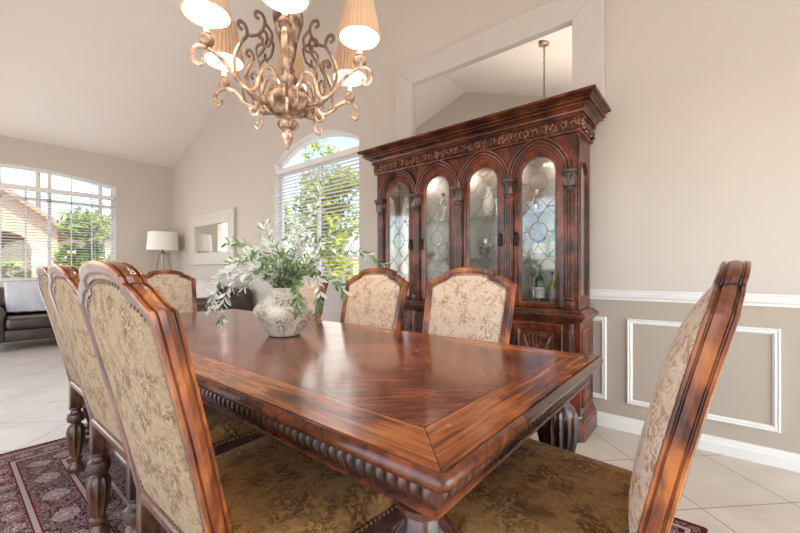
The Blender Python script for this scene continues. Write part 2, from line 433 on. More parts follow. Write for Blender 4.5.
# ------------------------------------------------------------------ room shell
def arch_top(y, yc, hw, zs, za):
    k = (y-yc)/hw
    R = (hw*hw+(za-zs)**2)/(2*(za-zs))
    return za-R+sqrt(max(0, R*R-(y-yc)**2))
def ceil_z(y): return RIDGE_Z-SLOPE*abs(y-RIDGE_Y)
WR = dict(c=3.89, hw=.845, zs=2.58, za=2.82, sill=.93)     # arched window in the right wall
WB = dict(c=.85, hw=1.18, zs=2.62, za=2.755, sill=.93)     # arched window in the back wall
T = .16
def wall_with_arch(name, a0, a1, w, top, conv, mats, split=None):
    """a runs along the wall; conv(a, z, depth) -> point"""
    mb = MB()
    ys = sorted(set([a0, a1, RIDGE_Y if a0 < RIDGE_Y < a1 and name == 'wall_right' else a0]))
    n = 24
    inner = [w['c']-w['hw']+2*w['hw']*i/n for i in range(n+1)]
    def quad(ya, yb, za0, zb0, za1, zb1, m=0):
        for d in (0, T):
            mb.add([conv(ya, za0, d), conv(yb, zb0, d), conv(yb, zb1, d), conv(ya, za1, d)], [(0, 1, 2, 3)], m)
    def solid(ya, yb):
        seg = [ya]+[q for q in ys if ya < q < yb]+[yb]
        for p, q in zip(seg, seg[1:]):
            if split and q <= split[0]+1e-6:
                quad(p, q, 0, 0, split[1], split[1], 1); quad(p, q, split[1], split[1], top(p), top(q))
            else: quad(p, q, 0, 0, top(p), top(q))
    if split: solid(a0, split[0]); solid(split[0], inner[0])
    else: solid(a0, inner[0])
    solid(inner[-1], a1)
    for p, q in zip(inner, inner[1:]):
        quad(p, q, 0, 0, w['sill'], w['sill'])
        zp, zq = arch_top(p, w['c'], w['hw'], w['zs'], w['za']), arch_top(q, w['c'], w['hw'], w['zs'], w['za'])
        seg = [p]+[k for k in ys if p < k < q]+[q]
        zz = [zp+(zq-zp)*(k-p)/(q-p) for k in seg]
        for (s0, z0), (s1, z1) in zip(zip(seg, zz), list(zip(seg, zz))[1:]): quad(s0, s1, z0, z1, top(s0), top(s1))
        mb.add([conv(p, zp, 0), conv(q, zq, 0), conv(q, zq, T), conv(p, zp, T)], [(0, 1, 2, 3)], 2)
        mb.add([conv(p, w['sill'], 0), conv(q, w['sill'], 0), conv(q, w['sill'], T), conv(p, w['sill'], T)], [(0, 1, 2, 3)], 2)
    for y in (inner[0], inner[-1]):
        mb.add([conv(y, w['sill'], 0), conv(y, w['sill'], T), conv(y, w['zs'], T), conv(y, w['zs'], 0)], [(0, 1, 2, 3)], 2)
    me = bpy.data.meshes.new(name); me.from_pydata(mb.v, [], mb.f)
    for k in mats: me.materials.append(k)
    for i, p in enumerate(me.polygons): p.material_index = mb.m[i]
    o = bpy.data.objects.new(name, me); C.objects.link(o); return struct(o)
RAILZ = .925
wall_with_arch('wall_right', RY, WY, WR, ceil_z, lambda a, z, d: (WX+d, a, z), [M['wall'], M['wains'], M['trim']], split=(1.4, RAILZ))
wall_with_arch('wall_back', LX, WX, WB, lambda a: ceil_z(WY), lambda a, z, d: (a, WY+d, z), [M['wall'], M['wains'], M['trim']])
# left wall (seen in the mirror)
OPEN = [(-.9, 3.0), (4.4, 7.6)]; OZ = 2.35  # openings made up out of view to let fill light in
mb = MB()
for d in (0, -T):
    mb.add([(LX+d, RY, OZ), (LX+d, WY, OZ), (LX+d, WY, ceil_z(WY)), (LX+d, RIDGE_Y, RIDGE_Z), (LX+d, RY, ceil_z(RY))], [(0, 1, 2, 3, 4)])
for a, b in ((RY, OPEN[0][0]), (OPEN[0][1], OPEN[1][0]), (OPEN[1][1], WY)): mb.box(LX-T, LX, a, b, 0, OZ)
struct(mb.build('wall_left', M['wall'], smooth=False))
for k, (a, b) in enumerate(OPEN):
    mb = MB(); mb.box(LX-T-.01, LX+.015, a, a+.07, 0, OZ); mb.box(LX-T-.01, LX+.015, b-.07, b, 0, OZ); mb.box(LX-T-.01, LX+.015, a, b, OZ-.07, OZ+.01)
    struct(mb.build('door_%d' % (k+2), M['trim'], smooth=False))  # casings of the added openings
# unseen rear wall, its wide sliding glass door added to let in light
DZ = 2.25
mb = MB(); mb.box(LX, -.75, RY-T, RY, 0, ceil_z(RY)); mb.box(2.8, WX, RY-T, RY, 0, ceil_z(RY)); mb.box(-.75, 2.8, RY-T, RY, DZ, ceil_z(RY))
struct(mb.build('wall_rear', M['wall'], smooth=False))
mb = MB()
for a, b in ((-.75, -.69), (.97, 1.08), (2.74, 2.8)): mb.box(a, b, RY-.1, RY-.04, 0, DZ)
mb.box(-.69, 2.74, RY-.1, RY-.04, 0, .06); mb.box(-.69, 2.74, RY-.1, RY-.04, DZ-.07, DZ)
d1 = struct(mb.build('door_1', M['trim'], smooth=False))
mb = MB(); mb.box(-.69, .97, RY-.075, RY-.07, .06, DZ-.07); mb.box(1.08, 2.74, RY-.075, RY-.07, .06, DZ-.07)
mb.build('pane', M['winglass'], d1, smooth=False)
mb = MB(); mb.box(LX-.3, WX+.3, RY-.3, WY+.3, -.1, 0); struct(mb.build('floor', M['floor'], smooth=False))
mb = MB()
for sgn, ye in ((1, WY+T), (-1, RY-T)):
    z1 = ceil_z(ye)
    v = [(x, y, z+dz) for dz in (0, .12) for x in (LX-T, WX+T) for y, z in ((RIDGE_Y, RIDGE_Z), (ye, z1))]
    mb.add(v, [(0, 1, 3, 2), (4, 6, 7, 5), (0, 2, 6, 4), (1, 5, 7, 3), (0, 4, 5, 1), (2, 3, 7, 6)])
struct(mb.build('ceiling', M['ceil'], smooth=False))

# trims on the right wall
def wall_strip(name, y0, y1, prof, mat):
    # prof: (out, z) polygon
    mb = MB()
    L = [[(WX-o, y, z) for o, z in prof] for y in (y0, y1)]
    mb.loops(L); return struct(mb.build(name, mat, smooth=False))
BP = [(-.002, 0), (.016, 0), (.016, .060), (.013, .070), (.013, .078), (.008, .088), (.008, .094), (-.002, .096)]
wall_strip('baseboard_right', RY, WY, BP, M['trim'])
wall_strip('trim_1', RY, 1.4, [(-.002, .89), (.012, .89), (.014, .905), (.024, .915), (.028, .935), (.022, .945), (.03, .952), (.03, .96), (-.002, .962)], M['trim'])
mb = MB()
mb.loops([[(x, WY-o, z) for o, z in BP] for x in (LX, WX)]); struct(mb.build('baseboard_back', M['trim'], smooth=False))
mb = MB()
[mb.loops([[(LX+o, y, z) for o, z in BP] for y in ab]) for ab in ((RY, -.9), (3.0, 4.4), (7.6, WY))]; struct(mb.build('baseboard_left', M['trim'], smooth=False))
def panel_frame(name, y0, y1, z0, z1):
    out = []
    sec = [(0, 0), (0, .010), (.008, .017), (.014, .012), (.024, .014), (.034, .006), (.034, 0)]   # (inward, proud)
    for i, p in sec: out.append([(WX-p, y0+i, z0+i), (WX-p, y1-i, z0+i), (WX-p, y1-i, z1-i), (WX-p, y0+i, z1-i)])
    mb = MB(); mb.loops(out, closed=True); return struct(mb.build(name, M['trim'], smooth=False))
panel_frame('trim_2', .575, 1.30, .19, .768)
panel_frame('trim_3', -.29, .452, .19, .768)
panel_frame('trim_4', -1.16, -.415, .19, .768)
panel_frame('trim_5', -2.05, -1.28, .19, .768)

# windows
def window(name, w, conv, vbars, hbars, bar=.018, fr=.045):
    """conv(a, z, depth) depth measured outward from the room face"""
    n = 28
    def outline(ins, dep):
        hw = w['hw']-ins; P = [conv(w['c']-hw, w['sill']+ins, dep), ]
        for i in range(n+1):
            y = w['c']-hw+2*hw*i/n
            P.append(conv(y, arch_top(y, w['c'], w['hw'], w['zs'], w['za'])-ins, dep))
        P.append(conv(w['c']+hw, w['sill']+ins, dep)); return P
    mb = MB()
    mb.loops([outline(0, .095), outline(fr, .095), outline(fr, .135), outline(0, .135)], closed=True)
    def bx(a0, a1, z0, z1, d0, d1):
        A = conv(a0, z0, d0); B = conv(a1, z1, d1)
        mb.box(min(A[0], B[0]), max(A[0], B[0]), min(A[1], B[1]), max(A[1], B[1]), min(A[2], B[2]), max(A[2], B[2]))
    for a, wd in vbars: bx(a-wd/2, a+wd/2, w['sill']+fr*.5, (arch_top(a, w['c'], w['hw'], w['zs'], w['za'])-fr*.7) if name == 'window_1' else 2.44, .102, .128)
    for z, wd in hbars: bx(w['c']-w['hw']+fr*.5, w['c']+w['hw']-fr*.5, z-wd/2, z+wd/2, .102, .13)
    o = struct(mb.build(name, M['trim'], smooth=False))
    g = MB(); P0, P1 = outline(fr*.6, .113), outline(fr*.6, .117); g.loops([P0, P1])
    g.build('pane', M['winglass'], o, smooth=False)
    # blind: head rail and tilted slats
    return o
cr = lambda a, z, d: (WX+d, a, z)
cb = lambda a, z, d: (a, WY+d, z)
window('window_1', WB, cb, [(1.15, .05)]+[(1.15+.28*k, .014) for k in (-5, -4, -3, -2, -1, 1, 2, 3)], [(2.44, .05), (2.26, .05)])
window('window_2', WR, cr, [(3.89, .05)], [(2.44, .05)])
def blind(name, label, w, conv, ztop, mat=M['blind']):
    t = thing(name, label, 'blind', conv(w['c'], w['sill'], .04))
    off = t.location
    a0, a1 = w['c']-w['hw']+.012, w['c']+w['hw']-.012
    def B(m, z0, z1, d0, d1, r=.004):
        A = conv(a0, z0, d0); D = conv(a1, z1, d1)
        m.rbox(min(A[0], D[0]), max(A[0], D[0]), min(A[1], D[1]), max(A[1], D[1]), z0, z1, r, 1)
    m = MB(); B(m, ztop-.075, ztop, .008, .07, .008); m.build('head_rail', mat, t, off=off)
    m = MB(); z = ztop-.10
    while z > w['sill']+.05:
        d0, d1, dz = .018, .064, (.0035 if ztop < 2.48 else .001)
        v = [conv(a0, z+dz, d0), conv(a1, z+dz, d0), conv(a1, z+.004, .041), conv(a0, z+.004, .041), conv(a1, z-dz, d1), conv(a0, z-dz, d1)]
        v += [(p[0], p[1], p[2]-.0028) for p in v]
        m.add(v, [(0, 1, 2, 3), (3, 2, 4, 5), (6, 9, 8, 7), (9, 11, 10, 8), (0, 6, 7, 1), (5, 4, 10, 11), (0, 3, 9, 6), (3, 5, 11, 9), (1, 7, 8, 2), (2, 8, 10, 4)])
        z -= .0455
    m.build('slats', mat, t, off=off, smooth=False)
    m = MB(); B(m, w['sill']+.012, w['sill']+.034, .02, .062); m.build('bottom_rail', mat, t, off=off)
    for k in (.12, .5, .88):
        a = a0+(a1-a0)*k
        for d in (.017, .065):
            m = MB(); m.tube([conv(a, ztop-.05, d), conv(a, w['sill']+.02, d)], .0015, 4)
            m.build('ladder_cord', mat, t, off=off)
blind('window_blind', 'white horizontal slat blind in the wide arched window above the leather armchair', WB, cb, 2.45)
blind('window_blind', 'white horizontal slat blind in the narrower arched window between mirror and china cabinet', WR, cr, 2.50)

# ------------------------------------------------------------------ wall mirrors
def wall_mirror(name, label, y0, y1, z0, z1, fw, tilt=0, proud=.045):
    t = thing(name, label, 'mirror', (WX-.005, (y0+y1)/2, z0))
    off = t.location
    sec = [(0, 0), (0, proud-.003), (.003, proud), (fw-.003, proud), (fw, proud-.003), (fw, .012), (fw, 0)]
    L = [[(WX-.005-p, y0+i, z0+i), (WX-.005-p, y1-i, z0+i), (WX-.005-p, y1-i, z1-i), (WX-.005-p, y0+i, z1-i)] for i, p in sec]
    m = MB(); m.loops(L, closed=True); m.build('mirror_frame', M['frame'], t, off=off, smooth=False)
    # mitre joints
    for a, b, c, d in ((y0, z0, 1, 1), (y1, z0, -1, 1), (y1, z1, -1, -1), (y0, z1, 1, -1)):
        m = MB(); m.tube([(WX-.005-proud, a+c*.003, b+d*.003), (WX-.005-proud, a+c*(fw-.003), b+d*(fw-.003))], .0015, 4)
        m.build('mitre_joint', M['lead'], t, off=off)
    m = MB(); m.box(WX-.016, WX-.011, y0+fw-.01, y1-fw+.01, z0+fw-.01, z1-fw+.01)
    m.build('mirror_glass', M['mirror'], t, off=off, smooth=False)
wall_mirror('wall_mirror', 'large pale framed mirror hung above and behind the china cabinet', .585, 2.47, 2.20, 3.12, .205)
wall_mirror('wall_mirror', 'small pale framed mirror above the sofa beside the corner floor lamp', 5.80, 7.46, 1.20, 2.09, .21)

# ------------------------------------------------------------------ rug
M['fringe'] = plain('rug_fringe', (.12, .10, .09), .95)
RX0, RX1, RY0, RY1 = .07, 2.05, .02, 3.24
rug = MB(); hx, hy = (RX1-RX0)/2, (RY1-RY0)/2
rug.loops([rrect(-hx, hx, -hy, hy, .01, z) for z in (0, .009)])
ro = tag(rug.build('area_rug', rug_mat(hx, hy)), 'red and navy patterned wool rug with cream medallions under the dining table', 'rug')
ro.location = ((RX0+RX1)/2, (RY0+RY1)/2, .001)
for sgn in (-1, 1):
    fr = MB(); k = -hx+.01
    while k < hx:
        fr.box(k, k+.012, sgn*hy-.004, sgn*hy+.018, .001, .005, 0); k += .02
    fr.build('fringe', M['fringe'], ro, smooth=False)
RZ = .010

# ------------------------------------------------------------------ dining chair prototype
M['cleg'] = wood('chair_leg_shaded_wood', (0.0132, 0.0054, 0.0030), (0.0510, 0.0186, 0.0084), (0.1140, 0.0450, 0.0192), (8, 8, 2), 4, .35, .25, .5)  # leg wood darkened in its colour to stand for shade
def chair_lean(z):
    q = max(0, z-.47); return -(q*.19+.07*q*q)
def back_outline():
    half = [(.232, .47), (.239, .60), (.246, .75), (.252, .88), (.257, .98), (.259, 1.010)]
    top = [(.257, 1.016), (.243, 1.019), (.224, 1.028), (.204, 1.041), (.182, 1.052), (.160, 1.057), (.152, 1.059), (.150, 1.070), (.142, 1.077), (.122, 1.086), (.095, 1.093), (.065, 1.098), (.03, 1.100)]
    R = half+top
    return R+[(0, 1.101)]+[(-y, z) for y, z in R[::-1]]
def offset_loop(P, d):
    n = len(P); out = []
    for i in range(n):
        a, b, c = Vector(P[i-1]), Vector(P[i]), Vector(P[(i+1) % n])
        e1 = (b-a).normalized(); e2 = (c-b).normalized()
        n1 = Vector((-e1.y, e1.x)); n2 = Vector((-e2.y, e2.x)); m = (n1+n2)
        m = m.normalized() if m.length > 1e-6 else n1
        k = max(.5, m.dot(n1)); q = b+m*(d/k); out.append((q.x, q.y))
    return out
def resample(P, n):
    Q = [Vector(p) for p in P]; Q.append(Q[0]); d = [0]
    for a, b in zip(Q, Q[1:]): d.append(d[-1]+(b-a).length)
    out = []; j = 0
    for i in range(n):
        t = d[-1]*i/n
        while d[j+1] < t: j += 1
        q = Q[j].lerp(Q[j+1], (t-d[j])/max(1e-9, d[j+1]-d[j])); out.append((q.x, q.y))
    return out
def smooth_loop(P, it):
    for _ in range(it):
        P = [((P[i-1][0]+2*P[i][0]+P[(i+1) % len(P)][0])/4, (P[i-1][1]+2*P[i][1]+P[(i+1) % len(P)][1])/4) for i in range(len(P))]
    return P
BO = back_outline()
def bl(P, v): return [(chair_lean(z)+v, y, z) for y, z in P]
def turned_leg(mb, x, y, top=.40):
    fl = 10
    pr = [(.020, 0), (.034, .004), (.037, .02), (.034, .04), (.024, .05), (.022, .062), (.030, .070), (.030, .082), (.022, .09),
          (.023, .10, fl, .10), (.030, .14, fl, .13), (.036, .19, fl, .13), (.037, .225, fl, .12), (.031, .25, fl, .05), (.022, .258), (.022, .266),
          (.036, .275), (.040, .292), (.036, .312), (.024, .322), (.022, .335), (.030, .342), (.030, .352)]
    mb.lathe(pr, (x, y, 0), 30)
def make_chair(label, loc, rz):
    t = thing('dining_chair', label, 'chair', loc, rz, 'dining chairs around the table')
    # frame
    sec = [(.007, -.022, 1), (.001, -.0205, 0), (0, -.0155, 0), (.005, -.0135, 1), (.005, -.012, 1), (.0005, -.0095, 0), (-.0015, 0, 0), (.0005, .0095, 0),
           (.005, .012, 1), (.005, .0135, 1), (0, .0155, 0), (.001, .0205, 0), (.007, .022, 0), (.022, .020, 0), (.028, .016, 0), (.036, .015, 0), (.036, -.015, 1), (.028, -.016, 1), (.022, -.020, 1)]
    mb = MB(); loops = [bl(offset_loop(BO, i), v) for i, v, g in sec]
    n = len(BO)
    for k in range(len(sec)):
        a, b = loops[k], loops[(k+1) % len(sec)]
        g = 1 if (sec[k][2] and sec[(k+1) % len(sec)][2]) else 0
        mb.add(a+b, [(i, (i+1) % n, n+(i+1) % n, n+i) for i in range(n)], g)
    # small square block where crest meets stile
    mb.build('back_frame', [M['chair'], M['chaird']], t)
    def pad(v0, bulge, sgn, mat, name):
        L = []; base = resample(offset_loop(BO, .034), 96)
        cy, cz = 0, .77
        for k, (s, h) in enumerate([(1, 0), (.985, .14), (.955, .26), (.90, .42), (.80, .64), (.65, .84), (.45, .96), (.25, 1.0), (.04, 1.0)]):
            L.append([(chair_lean(z)+v0+sgn*bulge*h, y, z) for y, z in [(cy+(a-cy)*s, cz+(b-cz)*s) for a, b in smooth_loop(base, [0, 1, 3, 8, 14, 20, 20, 20, 20][k])]])
        m = MB(); m.loops(L, cap0=False); o = m.build(name, mat, t)
        # nail heads
        m = MB(); P = offset_loop(BO, .043); ex = sgn*(bulge*.17+.001)+v0
        # resample
        acc = 0; pts = []
        N = len(P)
        for i in range(N):
            a, b = Vector(P[i]), Vector(P[(i+1) % N]); L2 = (b-a).length; d = -acc
            while d < L2:
                if d >= 0: pts.append(a+(b-a)*(d/L2))
                d += .0145
            acc = L2-(d-.0145)
        for q in pts:
            cx = chair_lean(q.y)+ex
            ring = [(cx-sgn*.002, q.x+.0052*cos(2*pi*k/6), q.y+.0052*sin(2*pi*k/6)) for k in range(6)]
            r2 = [(cx+sgn*.002, q.x+.0036*cos(2*pi*k/6), q.y+.0036*sin(2*pi*k/6)) for k in range(6)]
            m.add(ring+r2+[(cx+sgn*.0032, q.x, q.y)], [(k, (k+1) % 6, 6+(k+1) % 6, 6+k) for k in range(6)]+[(6+k, 6+(k+1) % 6, 12) for k in range(6)])
        m.build('nailhead_trim', M['brass'], o)
        return o
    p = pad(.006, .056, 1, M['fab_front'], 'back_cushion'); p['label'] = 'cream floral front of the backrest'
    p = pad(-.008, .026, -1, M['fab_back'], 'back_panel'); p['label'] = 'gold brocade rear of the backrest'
    # seat
    def trap(ins, z):
        x0, x1, w0, w1, r = .015+ins, .515-ins, .262-ins, .292-ins, .05
        P = []
        for cx, cy, a0, in ((x1-r, w1-r, 0), (x0+.02, w0-.02, 90), (x0+.02, -w0+.02, 180), (x1-r, -w1+r, 270)):
            rr = r if cx > .3 else .02
            for i in range(6):
                a = radians(a0+90*i/5); P.append((cx+rr*cos(a), cy+rr*sin(a), z))
        return P
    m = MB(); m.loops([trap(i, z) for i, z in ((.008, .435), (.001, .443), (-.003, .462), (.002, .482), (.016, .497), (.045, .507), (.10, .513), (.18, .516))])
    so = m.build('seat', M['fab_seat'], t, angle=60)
    m = MB(); P = trap(-.004, .448)
    for i in range(len(P)):
        a, b = Vector(P[i]), Vector(P[(i+1) % len(P)]); k = max(1, round((b-a).length/.015))
        for j in range(k):
            q = a+(b-a)*(j/k); m.lathe([(.0052, -.0045), (.0052, .0045)], tuple(q), 6)
    m.build('nailhead_trim', M['brass'], so)
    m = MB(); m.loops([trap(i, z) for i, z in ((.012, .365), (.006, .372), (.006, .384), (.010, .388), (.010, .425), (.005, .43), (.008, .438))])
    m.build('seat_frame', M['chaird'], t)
    for sy in (-1, 1):
        m = MB(); m.rbox(-.022, .032, sy*.234-.020, sy*.234+.020, .35, .50, .004); turned_leg(m, .005, sy*.236)
        m.build('leg', M['cleg'], t)
        m = MB(); m.rbox(.435, .487, sy*.246-.024, sy*.246+.024, .35, .43, .004); turned_leg(m, .461, sy*.246)
        m.build('leg', M['cleg'], t)
    return t
ch = make_chair('dining chair nearest the camera on the left side, seen from behind with gold brocade back', (.357, .95, RZ), 0)
dup(ch, (.402, 1.68, RZ), 0, 'middle dining chair of the row on the left side of the table')
dup(ch, (.458, 2.41, RZ), 0, 'farthest dining chair of the row on the left side of the table')
dup(ch, (1.035, .112, RZ), pi/2, 'dining chair at the near end of the table, seen edge-on at the right')
dup(ch, (1.665, 1.00, RZ), pi, 'dining chair across the table directly in front of the china cabinet doors')
dup(ch, (1.645, 1.66, RZ), pi, 'dining chair across the table left of the china cabinet, right of the vase')
dup(ch, (1.66, 2.42, RZ), pi, 'dining chair across the table mostly hidden behind the stone vase and leaves')
dup(ch, (1.38, 3.93, 0), -pi/2, 'dining chair pulled back from the far end of the table before the floor lamp')

# ------------------------------------------------------------------ dining table
TX0, TX1, TY0, TY1, TZ = .497, 1.614, .320, 3.190, .765
tcx, tcy = (TX0+TX1)/2, (TY0+TY1)/2
tb = thing('dining_table', 'long dark cherry dining table with inlaid veneer top and gadrooned edge', 'table', (tcx, tcy, RZ))
hx, hy = (TX1-TX0)/2, (TY1-TY0)/2
tz = TZ-RZ
m = MB(); m.loops([rrect(-hx+.018, hx-.018, -hy+.018, hy-.018, .012, z) for z in (tz-.03, tz)])
m.build('tabletop', M['top'], tb, smooth=False)
m = MB()
prof = [(.0185, tz-.006), (.0155, tz-.006), (.0135, tz-.001), (.010, tz-.0002), (.005, tz-.004), (.0, tz-.012), (.0, tz-.020), (.004, tz-.028), (.012, tz-.032), (.014, tz-.036), (.020, tz-.040), (.030, tz-.046), (.036, tz-.05), (.06, tz-.052), (.06, tz-.02), (.0185, tz-.02)]
m.loops([rrect(-hx+i, hx-i, -hy+i, hy-i, max(.004, .022-i*.3), z) for i, z in prof], closed=True)
m.build('edge_moulding', M['tedge'], tb)
# gadrooned apron
m = MB()
def gad(ins, per=.0285):
    x, y = hx-ins, hy-ins; P = []
    for (ax, ay), (bx, by) in (((-x, -y), (x, -y)), ((x, -y), (x, y)), ((x, y), (-x, y)), ((-x, y), (-x, -y))):
        L = sqrt((bx-ax)**2+(by-ay)**2); n = round(L/per); d = ((bx-ax)/L, (by-ay)/L)
        for i in range(n):
            for k in range(8): P.append((ax+d[0]*L*(i+k/8)/n, ay+d[1]*L*(i+k/8)/n, d[1], -d[0], k/8))
    return P
G = gad(.052)
rows = []
for j in range(7):
    h = j/6; amp = .013*sin(pi*(h*.85+.1)); z = tz-.048-.046*h
    rows.append([(x+nx*(amp*abs(sin(pi*u))**.7+.006*(1-h)), y+ny*(amp*abs(sin(pi*u))**.7+.006*(1-h)), z) for x, y, nx, ny, u in G])
m.loops(rows, cap0=False, cap1=False)
m.build('gadrooned_apron', M['tdark'], tb, angle=70)
m = MB(); m.loops([rrect(-hx+i, hx-i, -hy+i, hy-i, .006, z) for i, z in ((.056, tz-.092), (.045, tz-.094), (.041, tz-.099), (.045, tz-.105), (.056, tz-.107), (.08, tz-.107), (.08, tz-.08), (.056, tz-.08))], closed=True)
m.build('bead_moulding', M['tedge'], tb)
def table_leg(x, y):
    m = MB(); fl = 16; k = tz-.10
    m.rbox(x-.05, x+.05, y-.05, y+.05, k-.03, k+.03, .006)
    pr = [(.03, 0), (.062, .006), (.07, .03), (.062, .055), (.04, .066), (.036, .08), (.054, .088), (.056, .10), (.044, .112), (.032, .12),
          (.034, .14, fl, .09), (.047, .18, fl, .11), (.052, .225, fl, .11), (.044, .26, fl, .08), (.034, .275), (.032, .295), (.048, .305), (.056, .318), (.048, .332), (.034, .342), (.035, .36),
          (.044, .375, fl, .10), (.058, .415, fl, .09), (.066, .46, fl, .09), (.068, .505, fl, .09), (.066, .545, fl, .07), (.058, .572, fl, .03), (.044, .585), (.040, .60), (.052, .61), (.052, .622), (.040, k-.028)]
    pr = [(p[0], p[1]*(k-.028)/.63 if i < 31 else p[1], *p[2:]) for i, p in enumerate(pr)]
    m.lathe(pr, (x, y, 0), 48)
    return m.build('leg', M['tdark'], tb)
for sx in (-1, 1):
    for sy in (-1, 1): table_leg(sx*(hx-.125), sy*(hy-.135))

# ------------------------------------------------------------------ china cabinet
CX0, CX1 = 2.615, 2.93          # upper front / back
PY = [.722+.416*i for i in range(5)]
Y0, Y1 = PY[0]-.047, PY[4]+.047
cab = thing('china_cabinet', 'tall carved cherry china cabinet with four arched leaded glass doors', 'cabinet', (2.75, (Y0+Y1)/2, 0))
off = cab.location
def cp(mb, name, mat, parent=cab, **k): return mb.build(name, mat, parent, off=off, **k)
def ring3(out, x0=CX0, y0=Y0, y1=Y1, ch=.0):
    o, z = out
    return [(CX1, y0-o, z), (CX1, y1+o, z), (x0-o, y1+o, z), (x0-o, y0-o, z)]
def stack3(mb, prof, x0=CX0, y0=Y0, y1=Y1): mb.loops([ring3(p, x0, y0, y1) for p in prof]); return mb
def chamf(out, z, x0, y0, y1, c):
    return [(CX1, y0-out, z), (CX1, y1+out, z), (x0-out+c, y1+out, z), (x0-out, y1+out-c, z), (x0-out, y0-out+c, z), (x0-out+c, y0-out, z)]
# base
BX = 2.60; B0, B1 = Y0-.02, Y1+.02
m = MB(); m.loops([chamf(o, z, BX, B0, B1, .03) for o, z in ((.028, 0), (.028, .10), (.022, .11), (.022, .125), (.010, .14), (.006, .155), (0, .16))])
cp(m, 'plinth', M['cabd'], angle=25)
m = MB(); m.box(BX, CX1, B0, B1, .158, .755); cp(m, 'lower_carcass', M['cab'], smooth=False)
m = MB(); stack3(m, [(0, .750), (.010, .757), (.014, .765), (.022, .772), (.024, .782), (.036, .789), (.040, .800), (.036, .812), (.022, .818), (.010, .824), (.008, .832)], BX, B0, B1)
cp(m, 'waist_moulding', M['cabd'], angle=25)
# relief on waist
m = MB(); y = B0+.02
while y < B1-.02:
    m.lathe([(.002, -.004), (.009, 0), (.002, .004)], (BX-.036, y, .801), 8, mat=Matrix.Rotation(pi/2, 4, 'Y')); y += .034
cp(m, 'waist_carving', M['carve'])
# lower pilasters and doors
for i, y in enumerate(PY):
    m = MB(); w = .034
    m.rbox(BX-.016, BX+.01, y-w, y+w, .16, .75, .003); m.rbox(BX-.022, BX, y-.018, y+.018, .21, .70, .006)
    cp(m, 'lower_pilaster', M['cabd'])
for i in range(4):
    a, b = PY[i]+.036, PY[i+1]-.036; cy = (a+b)/2
    sec = [(0, 0), (0, .014), (.006, .018), (.045, .018), (.052, .012), (.056, .004), (.056, 0)]
    m = MB(); z0, z1 = .175, .738
    m.loops([[(BX-p, a+q, z0+q), (BX-p, b-q, z0+q), (BX-p, b-q, z1-q), (BX-p, a+q, z1-q)] for q, p in sec], closed=True)
    d = cp(m, 'lower_door', M['cab'], smooth=False)
    m = MB(); q = .056; m.box(BX-.005, BX+.002, a+q, b-q, z0+q, z1-q)
    # carved linenfold fan
    for s in range(-3, 4):
        yy = cy+s*.025
        for zc, dr in ((.60, 1), (.31, -1)):
            m.tube([(BX-.008, cy+s*.012, zc-dr*.07), (BX-.012, yy, zc), (BX-.006, cy+s*.030, zc+dr*.05)], [.004, .010, .004], 6)
    m.lathe([(.002, -.01), (.03, -.004), (.03, .004), (.012, .012), (.002, .014)], (BX-.008, cy, .455), 16, mat=Matrix.Rotation(-pi/2, 4, 'Y'))
    cp(m, 'carved_panel', M['carve'], d)
    m = MB(); m.tube([(BX-.018, b-.02 if i % 2 == 0 else a+.02, .62), (BX-.035, b-.02 if i % 2 == 0 else a+.02, .60), (BX-.035, b-.02 if i % 2 == 0 else a+.02, .55), (BX-.02, b-.02 if i % 2 == 0 else a+.02, .53)], .005, 6)
    cp(m, 'pull', M['iron'], d)
# side raised panel, lower
for yy, sg in ((B0, -1), (B1, 1)):
    m = MB(); sec = [(0, 0), (0, .006), (.008, .012), (.018, .008), (.022, 0)]
    m.loops([[(BX+.05+q, yy+sg*p, .2+q), (CX1-.04-q, yy+sg*p, .2+q), (CX1-.04-q, yy+sg*p, .71-q), (BX+.05+q, yy+sg*p, .71-q)] for q, p in sec], closed=True)
    m.box(BX+.10, CX1-.09, min(yy, yy+sg*.006), max(yy, yy+sg*.006), .25, .66)
    cp(m, 'side_panel', M['cabd'], smooth=False)
# upper: back, floor, top board, side walls with arched glass
UZ0, UZ1 = .83, 2.0
m = MB(); m.box(CX1-.012, CX1, Y0, Y1, UZ0, UZ1); cp(m, 'back_board', M['cab'], smooth=False)
m = MB(); m.box(CX1-.016, CX1-.0125, Y0+.03, Y1-.03, UZ0+.04, UZ1-.02); cp(m, 'back_mirror', M['cabmirror'], smooth=False)
m = MB(); m.box(CX0+.01, CX1-.017, Y0+.012, Y1-.012, UZ0, UZ0+.03); cp(m, 'cabinet_floor', M['cab'], smooth=False)
m = MB(); m.box(CX0+.01, CX1, Y0+.01, Y1-.01, UZ1-.02, UZ1+.08); cp(m, 'top_board', M['cabd'], smooth=False)
def garch(c, hw, z0, zs, za, n=10):
    """pointed arch outline, same point count for every size: (a, z)"""
    a = za-zs; R = (hw*hw+a*a)/(2*hw); th = math.asin(min(1, a/R)) if R >= hw else pi/2
    P = [(c+hw, z0), (c+hw, z0+(zs-z0)*.5)]
    for i in range(n+1):
        t = th*i/n; P.append((c+hw-R+R*cos(t), zs+R*sin(t)))
    L = [(2*c-y, z) for y, z in P[::-1]]
    return P+L[1:]
def rect_like(P, c, a, b, z0, z1, zs):
    """map an arch outline on to a rectangle"""
    out = []; n = len(P)
    hwmax = max(y-c for y, z in P)
    for y, z in P:
        if z <= zs+1e-6: out.append((b if y > c else a, z if z > P[0][1]+1e-6 else z0))
        else:
            t = abs(y-c)/hwmax
            out.append((c+((b-c) if y > c else (a-c))*(1 if t > .75 else t/.75) if abs(y-c) > 1e-6 else c, z1 if t <= .75 else zs+(z1-zs)*((1-t)/.25)))
    return out
